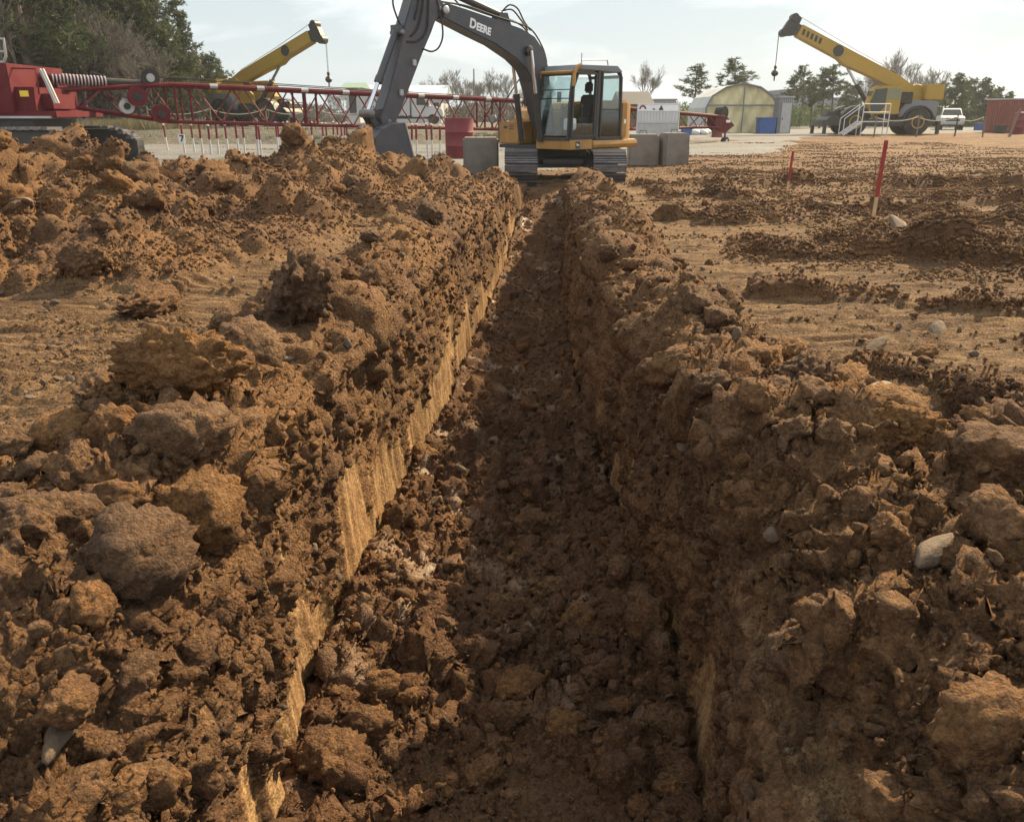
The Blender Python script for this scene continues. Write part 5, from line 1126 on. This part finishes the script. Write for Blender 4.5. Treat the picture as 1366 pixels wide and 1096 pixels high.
# white box truck on the bank road
def box_truck(loc, rz, label):
    t = empty('box_truck', loc, rz); tag(t, label, 'truck')
    MB().prism_y([(3.5, 0.65), (3.6, 0.85), (3.5, 1.45), (2.5, 1.72), (2.2, 1.72), (1.85, 2.65), (1.6, 2.75), (0.5, 2.75), (0.45, 0.65)], -1.0, 1.0).build('cab', whitep, t, bevel=0.07, smooth=True)
    for s in (-1, 1):
        pane('side_window', [(1.98, s * 1.012, 1.78), (1.0, s * 1.012, 1.78), (1.0, s * 1.012, 2.5), (1.74, s * 1.012, 2.5)], black, t, 0.02); MB().box((2.1, s * 1.22, 1.9), (0.14, 0.16, 0.6)).build('mirror', black, t, bevel=0.02)
        for x in (2.55, -2.6, -3.7): car_wheel(t, (x, s * 0.85, 0.48), 0.48, 0.3)
    pane('windscreen', [(2.25, -0.85, 1.80), (2.25, 0.85, 1.80), (1.91, 0.8, 2.6), (1.91, -0.8, 2.6)], black, t, 0.02)
    MB().box((3.42, 0, 0.62), (0.25, 2.0, 0.28)).build('bumper', black, t, bevel=0.03); MB().box((-0.8, 0, 0.62), (6.4, 0.8, 0.25)).build('chassis', black, t)
    bx = MB().box((-2.25, 0, 2.0), (5.1, 2.35, 2.4)).build('cargo_box', whitep, t, bevel=0.03)
    for k in range(9): MB().box((-4.6 + k * 0.58, -1.185, 2.0), (0.03, 0.02, 2.3)).build('panel_seam', silver, bx)
p = at(545, 167, 86); box_truck((p.x, 86, 0.80), 0, 'white box truck with sloping hood parked behind the red lattice boom')

# red container on the right
def container():
    p = at(1352, 180, 70); t = empty('storage_container', (p.x + 1.0, 70.5, 0.28), R(14)); tag(t, 'rusty red corrugated storage container with pale poster', 'container')
    MB().box((0, 0, 1.28), (5.8, 2.4, 2.5)).build('shell', rust, t)
    for k in range(24): MB().prism_z([(-2.80 + k * 0.236, -1.20), (-2.76 + k * 0.236, -1.25), (-2.66 + k * 0.236, -1.25), (-2.62 + k * 0.236, -1.20)], 0.12, 2.42).build('corrugation', rust, t)
    for k in range(9): MB().prism_z([(-2.90, -1.05 + k * 0.25), (-2.95, -1.01 + k * 0.25), (-2.95, -0.91 + k * 0.25), (-2.90, -0.87 + k * 0.25)], 0.12, 2.42).build('corrugation', rust, t)
    MB().box((0, 0, 2.56), (5.95, 2.55, 0.1)).build('roof_rail', silver, t)
    MB().prism_y([(-1.9, 0.7), (-1.0, 0.7), (-0.95, 1.2), (-1.1, 1.6), (-1.8, 1.6)], -1.262, -1.275).build('pale_poster', decalw, t); MB().box((0.75, -1.265, 1.9), (0.6, 0.012, 0.75)).build('yellow_poster', decaly, t)
container()
p = at(1346, 183, 57); t = MB().path([(0, 0, 0), (0.25, 0.1, 1.1), (0.45, 0.1, 1.9)], [0.09, 0.08, 0.06], 8).build('timber_post', paint('weathered_wood', (0.16, 0.13, 0.10), rough=0.9, dirt=0.4, scale=3), None, smooth=True); t.location = (p.x, 57, 0.15); tag(t, 'weathered timber post leaning in front of the rusty container', 'post')

# rope fence along the far edge of the dirt
wpost = bpy.data.materials['weathered_wood']; rope_m = paint('rope', (0.55, 0.48, 0.36), rough=0.9, dirt=0.3, scale=8)
fx = [(1165, 186, 56), (1222, 184, 57), (1273, 184, 58), (1310, 185, 56.5)]
for k, (u, v, Y) in enumerate(fx):
    p = at(u, v, Y); o = MB().path([(0, 0, -0.1), (0.01, 0, 0.7), (0.0, 0.01, 1.42)], [0.055, 0.05, 0.045], 8).build('fence_post', wpost if k != 2 else rubber, None, smooth=True); o.location = (p.x, Y, 0.2)
    tag(o, ['thin wooden fence post before the white stair platform', 'thin wooden fence post right of the crane wheels', 'black fence post standing before the white pickup', 'thin wooden fence post between pickup and rusty container'][k], 'post', 'posts of the rope fence')
rp_ = MB(); pts = []
for k in range(len(fx) - 1):
    a, b = at(fx[k][0], 170, fx[k][2]), at(fx[k + 1][0], 170, fx[k + 1][2]); a.z = b.z = 1.50
    for q in range(9): s = q / 9.0; c = a.lerp(b, s); c.z -= 0.42 * 4 * s * (1 - s) * 0.6; pts.append(c)
pts.append(b); o = rp_.path(pts, 0.03, 6).build('rope', rope_m, None, smooth=True); tag(o, 'pale sagging rope strung between the far fence posts', 'rope')
lf = []
for k, u in enumerate((200, 283, 357, 421, 500)):
    p = at(u, 172, 50.5); o = MB().path([(0, 0, -0.1), (0, 0, 1.5)], 0.045, 8).build('fence_post', wpost, None, smooth=True); o.location = (p.x, 50.5, 0.62); tag(o, 'thin post of the rope fence on the grass bank', 'post', 'fence posts on the grass bank'); lf.append(Vector((p.x, 50.5, 1.95)))
pts = []
for k in range(4):
    for q in range(8): s = q / 8.0; c = lf[k].lerp(lf[k + 1], s); c.z -= 0.3 * 4 * s * (1 - s); pts.append(c)
pts.append(lf[-1]); o = MB().path(pts, 0.022, 5).build('rope', rope_m, None, smooth=True); tag(o, 'pale rope strung between posts on the grass bank', 'rope')

# red topped survey stakes
stakered = paint('stake_red', (0.27, 0.02, 0.018), rough=0.7, dirt=0.3, dirt_col=(0.25, 0.06, 0.04), scale=8)
def stake(u, v, Y, h, lean, label):
    p = at(u, v, Y); z = surf(p.x, Y); t = empty('survey_stake', (p.x, Y, z)); t.rotation_euler = (0.03, lean, 0.2); tag(t, label, 'stake')
    MB().prism_z([(-0.018, -0.014), (0.018, -0.014), (0.018, 0.014), (-0.018, 0.014)], -0.12, h * 0.32).build('bare_end', wood, t); MB().prism_z([(-0.0195, -0.0155), (0.0195, -0.0155), (0.0195, 0.0155), (-0.0195, 0.0155)], h * 0.32, h).build('painted_end', stakered, t)
stake(1160, 322, 10.7, 1.02, 0.0, 'tall wooden survey stake with red painted top and bare lower end'); stake(1049, 264, 17.0, 0.86, 0.02, 'smaller red survey stake standing farther off on the dirt')
# ------------------------------------------------------------------ trees
def bark_mat(name, a, b_):
    m, nt, bs = new_mat(name); N, L = nt.nodes, nt.links; tc = N.new('ShaderNodeTexCoord'); n = N.new('ShaderNodeTexNoise'); n.inputs['Scale'].default_value = 3; n.inputs['Detail'].default_value = 6; L.new(tc.outputs['Object'], n.inputs['Vector'])
    r = N.new('ShaderNodeValToRGB'); r.color_ramp.elements[0].color = (*a, 1); r.color_ramp.elements[1].color = (*b_, 1); r.color_ramp.elements[0].position = 0.35; r.color_ramp.elements[1].position = 0.65; L.new(n.outputs['Fac'], r.inputs[0]); L.new(r.outputs[0], bs.inputs['Base Color']); bs.inputs['Roughness'].default_value = 0.9; return m
bark = bark_mat('bark', (0.06, 0.045, 0.035), (0.13, 0.10, 0.08)); twig = bark_mat('twig', (0.10, 0.085, 0.07), (0.19, 0.165, 0.14))
def leaf_mat(name, a, b_):
    m, nt, bs = new_mat(name); N, L = nt.nodes, nt.links; g = N.new('ShaderNodeNewGeometry'); n = N.new('ShaderNodeTexNoise'); n.inputs['Scale'].default_value = 0.7; n.inputs['Detail'].default_value = 5; L.new(g.outputs['Position'], n.inputs['Vector'])
    r = N.new('ShaderNodeValToRGB'); r.color_ramp.elements[0].color = (*a, 1); r.color_ramp.elements[1].color = (*b_, 1); r.color_ramp.elements[0].position = 0.36; r.color_ramp.elements[1].position = 0.64; L.new(n.outputs['Fac'], r.inputs[0]); L.new(r.outputs[0], bs.inputs['Base Color']); bs.inputs['Roughness'].default_value = 0.75
    tr = N.new('ShaderNodeBsdfTranslucent'); L.new(r.outputs[0], tr.inputs[0]); mx = N.new('ShaderNodeMixShader'); mx.inputs[0].default_value = 0.3; L.new(bs.outputs[0], mx.inputs[1]); L.new(tr.outputs[0], mx.inputs[2]); L.new(mx.outputs[0], N['Material Output'].inputs[0]); return m
needle = leaf_mat('pine_needles', (0.030, 0.045, 0.020), (0.085, 0.105, 0.040)); brownleaf = leaf_mat('dry_leaves', (0.14, 0.085, 0.04), (0.26, 0.17, 0.08)); shrubleaf = leaf_mat('shrub_leaves', (0.035, 0.06, 0.022), (0.10, 0.14, 0.05))

def tri_mesh(name, V, F, mat):
    me_ = bpy.data.meshes.new(name); me_.from_pydata(V, [], F); me_.materials.append(mat); return me_

def pine(seed, H=16.0, crown0=0.35, spread=3.6, n_limb=46, tufts=9, tl=0.42, open_=1.0):
    """returns trunk mesh (with limbs) and crown mesh (needle tufts)"""
    r = random.Random(seed); T = MB(); V = []; F = []
    bend = [(0, 0)]; 
    for k in range(8): bend.append((bend[-1][0] + r.uniform(-0.12, 0.12), bend[-1][1] + r.uniform(-0.12, 0.12)))
    def axis(s): i = min(int(s * 8), 7); f = s * 8 - i; return Vector((bend[i][0] * (1 - f) + bend[i + 1][0] * f, bend[i][1] * (1 - f) + bend[i + 1][1] * f, s * H))
    T.path([axis(k / 8) for k in range(9)], [H * 0.016 * (1 - 0.88 * k / 8) + 0.02 for k in range(9)], 8)
    def tuft(c, dr, l):
        for k in range(9):
            d = (dr * 0.7 + Vector((r.gauss(0, 1), r.gauss(0, 1), r.gauss(0.25, 0.8)))).normalized(); s = d.cross(Vector((r.gauss(0, 1), r.gauss(0, 1), r.gauss(0, 1)))).normalized() * (l * 0.10)
            i = len(V); e = c + d * (l * r.uniform(0.7, 1.3)); V.extend([tuple(c + s), tuple(c - s), tuple(e)]); F.append((i, i + 1, i + 2))
    for k in range(n_limb):
        s = crown0 + (0.985 - crown0) * ((k + r.random()) / n_limb); a = r.uniform(0, 6.283)
        q = (s - crown0) / (1 - crown0); ln = spread * (1.0 - 0.80 * q ** 1.4) * r.uniform(0.45, 1.15) * (0.55 + 0.45 * min(1, q * 4 + 0.3))
        p0 = axis(s); up = 0.05 + 0.55 * q + r.uniform(-0.18, 0.18); d = Vector((math.cos(a), math.sin(a), up)).normalized(); pts = [p0]
        for j in range(4): d = (d + Vector((r.uniform(-.15, .15), r.uniform(-.15, .15), r.uniform(-0.05, 0.14)))).normalized(); pts.append(pts[-1] + d * (ln / 4))
        T.path(pts, [0.012 + 0.02 * ln * (1 - j / 4.5) * 0.8 for j in range(5)], 4)
        nt_ = max(2, int(tufts * ln / 2.2))
        for j in range(nt_):
            f = r.uniform(0.35, 1.0) * 4; i0 = min(int(f), 3); c = pts[i0].lerp(pts[i0 + 1], f - i0); side = Vector((r.gauss(0, .32), r.gauss(0, .32), r.gauss(0.05, .18))) * open_; c2 = c + side * (0.4 + 0.25 * ln)
            for m_ in range(3): tuft(c2 + Vector((r.gauss(0, .13), r.gauss(0, .13), r.gauss(0, .10))), side.normalized() * 0.6 + d * 0.4, tl)
    return T.mesh('trunk', bark, smooth=True), tri_mesh('crown', V, F, needle)

def bare(seed, H=9.0, spread=0.5, depth=5):
    r = random.Random(seed); T = MB(); W_ = MB()
    def grow(p, d, l, rad, lev):
        pts = [p]; dd = d
        for j in range(3): dd = (dd + Vector((r.uniform(-.16, .16), r.uniform(-.16, .16), r.uniform(0, .10)))).normalized(); pts.append(pts[-1] + dd * (l / 3))
        (T if lev < 2 else W_).path(pts, [rad, rad * 0.85, rad * 0.7, rad * 0.55], 6 if lev == 0 else (4 if lev < 3 else 3))
        if lev >= depth: return
        for k in range(r.choice([2, 3, 3]) + (1 if lev == 0 else 0) + (1 if lev >= 2 else 0)):
            f = r.uniform(0.40, 1.0) * 3; i0 = min(int(f), 2); q = pts[i0].lerp(pts[i0 + 1], f - i0)
            v = Vector((r.gauss(0, 1), r.gauss(0, 1), r.gauss(0.15, 0.7))); nd = (dd * r.uniform(0.8, 1.3) + v.normalized() * (spread + 0.35 * r.random())).normalized()
            grow(q, nd, l * r.uniform(0.52, 0.80), max(0.011, rad * 0.52), lev + 1)
        grow(pts[-1], dd, l * 0.62, max(0.011, rad * 0.55), lev + 1)
    grow(Vector((0, 0, 0)), Vector((r.uniform(-.05, .05), r.uniform(-.05, .05), 1)), H * 0.36, H * 0.014, 0)
    return T.mesh('trunk', bark, smooth=True), W_.mesh('crown', twig)

def plant_tree(name, meshes, x, y, z, sc, rz, label, group, parts=('trunk', 'crown'), tall=1.0):
    t = empty(name, (x, y, z), rz); t.scale = (sc, sc, sc * tall); tag(t, label, 'tree', group)
    for nm, m in zip(parts, meshes): obj_from(nm, m, None, t)
    return t
BIGP = [pine(11, 17, 0.16, 5.2, 84, 13, 0.40), pine(12, 18, 0.22, 4.8, 84, 13, 0.40), pine(13, 15, 0.12, 5.0, 84, 13, 0.40)]
SLIM = [pine(21, 9, 0.50, 2.2, 30, 7, 0.42), pine(22, 10, 0.55, 2.4, 32, 7, 0.42), pine(23, 8.5, 0.40, 2.5, 32, 8, 0.42)]
ROUND = [pine(31, 8.5, 0.18, 3.4, 60, 10, 0.42), pine(32, 8, 0.25, 3.2, 54, 10, 0.42)]
BARE = [bare(41, 9.5, 0.45), bare(42, 9, 0.55), bare(43, 8.5, 0.6), bare(44, 10, 0.40)]
rt = random.Random(9)
def X_at(u, Y): return (u - 683) / FPX * (Y * math.cos(PITCH) + 0.5)
for k, (u, Y, s, m) in enumerate([(15, 56, 1.05, 1), (58, 52, 1.12, 0), (105, 60, 1.0, 2), (150, 58, 0.92, 1), (-40, 54, 1.1, 2), (190, 62, 0.82, 0), (226, 60, 0.62, 2), (-95, 58, 1.1, 0), (255, 66, 0.50, 1), (85, 70, 1.1, 1), (35, 68, 1.05, 2), (165, 72, 0.95, 0)]):
    plant_tree('pine_tree', BIGP[m], X_at(u, Y), Y, 0.55, s, rt.uniform(0, 6.28), 'large dark pine crowding the bank behind the red crane', 'tall pines on the bank')
for k, (u, Y, s) in enumerate([(30, 50, 1.15), (120, 54, 1.0), (175, 55, 0.9), (75, 57, 1.2), (-15, 53, 1.2), (210, 56, 0.7)]):
    plant_tree('bare_tree', BARE[k % 4], X_at(u, Y), Y, 0.55, s, rt.uniform(0, 6.28), 'leafless grey tree standing among the tall dark pines', 'bare trees among the pines')
for k, (u, Y, s) in enumerate([(286, 74, 0.66), (302, 78, 0.62), (270, 76, 0.66)]):
    plant_tree('pine_tree', ROUND[k % 2], X_at(u, Y), Y, 0.7, s, rt.uniform(0, 6.28), 'low round evergreen at the end of the pines, behind the yellow crane', 'low evergreens beside the crane')
plant_tree('pine_tree', ROUND[0], X_at(478, 130), 130, 0.5, 0.60, 1.0, 'rounded evergreen rising behind the pale roofed building', None)
for k, (u, s) in enumerate([(445, 0.72), (460, 0.8), (498, 0.85), (520, 0.8), (545, 0.88), (562, 0.95), (580, 1.0), (598, 1.02), (612, 0.98), (628, 1.04), (645, 1.0), (660, 0.96), (678, 0.9), (694, 0.86), (710, 0.8), (730, 0.8)]):
    Y = 118 + rt.uniform(-8, 12); plant_tree('bare_tree', BARE[k % 4], X_at(u, Y), Y, 0.3, s * 0.78, rt.uniform(0, 6.28), 'leafless tree in the far grey tree line behind the lattice boom', 'far bare tree line')
tl_ = plant_tree('leafy_tree', (BARE[2][0], tri_mesh('crown', [], [], brownleaf)), X_at(556, 112), 112, 0.3, 0.55, 0.0, 'small tree holding dry tan leaves in the far tree line', None)
_V = []; _F = []; _r = random.Random(4)
for k in range(1800):
    c = Vector((_r.gauss(0, 1.7), _r.gauss(0, 1.7), 5.2 + _r.gauss(0, 1.6))); d1 = Vector((_r.gauss(0, 1), _r.gauss(0, 1), _r.gauss(0, 1))).normalized() * 0.22; d2 = d1.cross(Vector((_r.gauss(0, 1), _r.gauss(0, 1), _r.gauss(0, 1)))).normalized() * 0.16
    i = len(_V); _V += [tuple(c + d1), tuple(c + d2), tuple(c - d1), tuple(c - d2)]; _F.append((i, i + 1, i + 2, i + 3))
tl_.children[1].data = tri_mesh('crown', _V, _F, brownleaf)
plant_tree('bare_tree', BARE[3], X_at(852, 105), 105, 0.2, 0.80, 2.0, 'lone leafless tree behind the dark roofed house', None)
plant_tree('pine_tree', SLIM[0], X_at(925, 92), 92, 0.2, 1.0, 0.4, 'slim pine with open crown left of the broader pine', None, tall=0.70); plant_tree('pine_tree', SLIM[1], X_at(975, 92), 92, 0.2, 1.1, 2.4, 'broad topped pine rising directly behind the shelter tent', None, tall=0.63)
plant_tree('pine_tree', ROUND[1], X_at(940, 100), 100, 0.2, 0.45, 2.4, 'low evergreen between the two pines behind the tent', None)
for k, (u, s) in enumerate([(1052, 0.78), (1066, 0.9), (1080, 0.78), (1092, 0.88), (1106, 0.84), (1122, 0.80), (1136, 0.74)]):
    Y = 96 + rt.uniform(-5, 8); plant_tree('pine_tree', SLIM[k % 3], X_at(u, Y), Y, 0.2, s * 0.95, rt.uniform(0, 6.28), 'slim bare stemmed pine in the row behind the crane boom', 'slim pines behind the crane', tall=0.80)
for k, (u, s) in enumerate([(1148, 0.95), (1168, 1.0), (1192, 1.02), (1212, 0.95), (1232, 1.02), (1180, 0.9)]):
    Y = 100 + rt.uniform(-5, 8); plant_tree('bare_tree', BARE[(k + 1) % 4], X_at(u, Y), Y, 0.2, s * 0.88, rt.uniform(0, 6.28), 'tall leafless tree rising behind the yellow crane cab', 'bare trees behind the crane')
for k, (u, s) in enumerate([(1250, 0.78), (1266, 0.92), (1284, 0.86), (1302, 0.88), (1322, 0.72), (1340, 0.62), (1362, 0.45), (1390, 0.6)]):
    Y = 104 + rt.uniform(-6, 8); plant_tree('pine_tree', ROUND[k % 2], X_at(u, Y), Y, 0.2, s * 0.78, rt.uniform(0, 6.28), 'full crowned evergreen rising behind the white pickup', 'evergreens behind the pickup')

# brush that nobody could count
def brush(name, n, x0, x1, y0, y1, h, mat, label, seed, size=0.35):
    r = np.random.RandomState(seed); x = r.uniform(x0, x1, n); y = r.uniform(y0, y1, n); env = h * (0.55 + 0.45 * np.sin(x * 0.35 + seed) * np.sin(x * 0.13 + 1)) ; z = 0.3 + r.uniform(0, 1, n) ** 1.2 * np.maximum(env, 0.6)
    d1 = r.normal(size=(n, 3)) * [0.5, 0.5, 1.0]; d1 /= np.linalg.norm(d1, axis=1, keepdims=True); d2 = np.cross(d1, r.normal(size=(n, 3))); d2 /= np.linalg.norm(d2, axis=1, keepdims=True)
    c = np.stack([x, y, z], 1); a = c + d1 * size; b = c - d1 * size + d2 * size * 0.22; e = c - d1 * size - d2 * size * 0.22
    V = np.stack([a, b, e], 1).reshape(-1, 3); me_ = bpy.data.meshes.new(name); me_.from_pydata([tuple(map(float, v)) for v in V], [], [(3*i, 3*i+1, 3*i+2) for i in range(n)]); me_.materials.append(mat); o = obj_from(name, me_); return tag(o, label, 'brush', kind='stuff')
brush('far_brush', 26000, -45, 12, 108, 135, 4.2, twig, 'grey leafless brush below the far tree line', 3)
brush('right_brush', 22000, 12, 75, 100, 125, 3.6, shrubleaf, 'dark green undergrowth below the trees behind the far yard', 4)
brush('bank_brush', 30000, -48, -25.5, 58, 74, 5.0, shrubleaf, 'dark undergrowth between the trunks of the tall pines', 6, 0.2)
brush('bank_twigs', 30000, -48, -24.5, 56, 70, 6.5, twig, 'grey tangle of bare branches between the tall pines', 7, 0.33)
brush('yard_shrubs', 3500, -25, -20.5, 54, 57, 1.6, shrubleaf, 'green shrubs on the bank beside the parked crane', 8, 0.25)

# ------------------------------------------------------------------ far buildings
bluegrey = paint('blue_grey_cladding', (0.20, 0.26, 0.33), rough=0.6, dirt=0.25, dirt_col=(0.12, 0.15, 0.18), scale=0.4); roofblue = paint('pale_blue_roof', (0.42, 0.50, 0.58), rough=0.5, dirt=0.2, scale=0.3); brickm = paint('brown_brick', (0.16, 0.09, 0.06), rough=0.9, dirt=0.3, scale=1.0); darkroof = paint('dark_roof', (0.05, 0.055, 0.06), rough=0.8, dirt=0.3, scale=1)
def building(u0, u1, v0, v1, Y, dep, mat, label, rows=2, cols=6, roof=None, gable=0.0):
    a, b = at(u0, v1, Y), at(u1, v0, Y); x0, x1, z1 = a.x, b.x, b.z; t = empty('building', ((x0 + x1) / 2, Y + dep / 2, 0)); w_ = x1 - x0; tag(t, label, 'building')
    MB().box((0, 0, z1 / 2 - 0.3), (w_, dep, z1 + 0.6)).build('wall', mat, t)
    if gable > 0: MB().prism_x([(-dep / 2 - 0.6, z1 - 0.02), (dep / 2 + 0.6, z1 - 0.02), (0.0, z1 + gable)], -w_ / 2 - 0.5, w_ / 2 + 0.5).build('roof', roof, t)
    else: MB().box((0, 0, z1 + 0.12), (w_ + 0.4, dep + 0.4, 0.25)).build('roof', roof or greyp, t)
    for r_ in range(rows):
        for c in range(cols):
            x = -w_ / 2 + w_ * (c + 0.5) / cols; z = z1 * (r_ + 0.55) / rows + 0.3; wo = MB().box((x, -dep / 2 - 0.03, z), (w_ / cols * 0.55, 0.08, z1 / rows * 0.42)).build('window', black, t); MB().box((x, -dep / 2 - 0.05, z - z1 / rows * 0.23), (w_ / cols * 0.62, 0.12, 0.1)).build('sill', greyp, wo)
building(1046, 1112, 121, 165, 150, 14, bluegrey, 'blue grey office block behind the slim pines', 2, 7); building(1112, 1150, 132, 165, 156, 12, bluegrey, 'lower blue grey block adjoining the taller office block', 2, 4); building(1028, 1048, 127, 165, 152, 10, bluegrey, 'narrow blue grey building behind the site booth', 2, 2)
building(872, 902, 134, 165, 150, 12, bluegrey, 'low blue building seen behind the bannered panel', 1, 4); building(832, 866, 139, 165, 88, 8, brickm, 'brown brick house with dark hipped roof behind the excavator', 1, 3, darkroof, 1.3)
building(484, 588, 130, 165, 104, 14, whitep, 'long white building with pale blue roof behind the box truck', 1, 9, roofblue, 1.6); building(464, 478, 117, 165, 98, 5, whitep, 'tall narrow white building with pale green roof', 1, 1, paint('green_roof', (0.16, 0.26, 0.18), rough=0.5, dirt=0.2, scale=1), 0.6)
building(1256, 1296, 147, 165, 112, 10, bluegrey, 'blue shed with pale roof behind the white pickup', 1, 4, roofblue, 0.9)
# poles
for (u, v0, Y, lab) in [(632, 92, 100, 'tall thin utility pole rising from the far tree line'), (365, 100, 80, 'thin pole standing behind the parked crane boom')]:
    p = at(u, v0, Y); o = MB().path([(0, 0, 0), (0, 0, p.z)], [0.12, 0.07], 8).build('utility_pole', wpost, None, smooth=True); o.location = (p.x, Y, 0); tag(o, lab, 'pole')
# ------------------------------------------------------------------ hazy air
hz, hnt, hb = new_mat('haze'); hnt.nodes.remove(hb)
pv = hnt.nodes.new('ShaderNodeVolumePrincipled'); pv.inputs['Density'].default_value = 0.0004; pv.inputs['Color'].default_value = (0.86, 0.92, 0.97, 1); pv.inputs['Anisotropy'].default_value = 0.3
hnt.links.new(pv.outputs[0], hnt.nodes['Material Output'].inputs['Volume'])
ho = MB().box((0, 213, 11.4), (740, 450, 27.4)).build('haze', hz); tag(ho, kind='stuff')
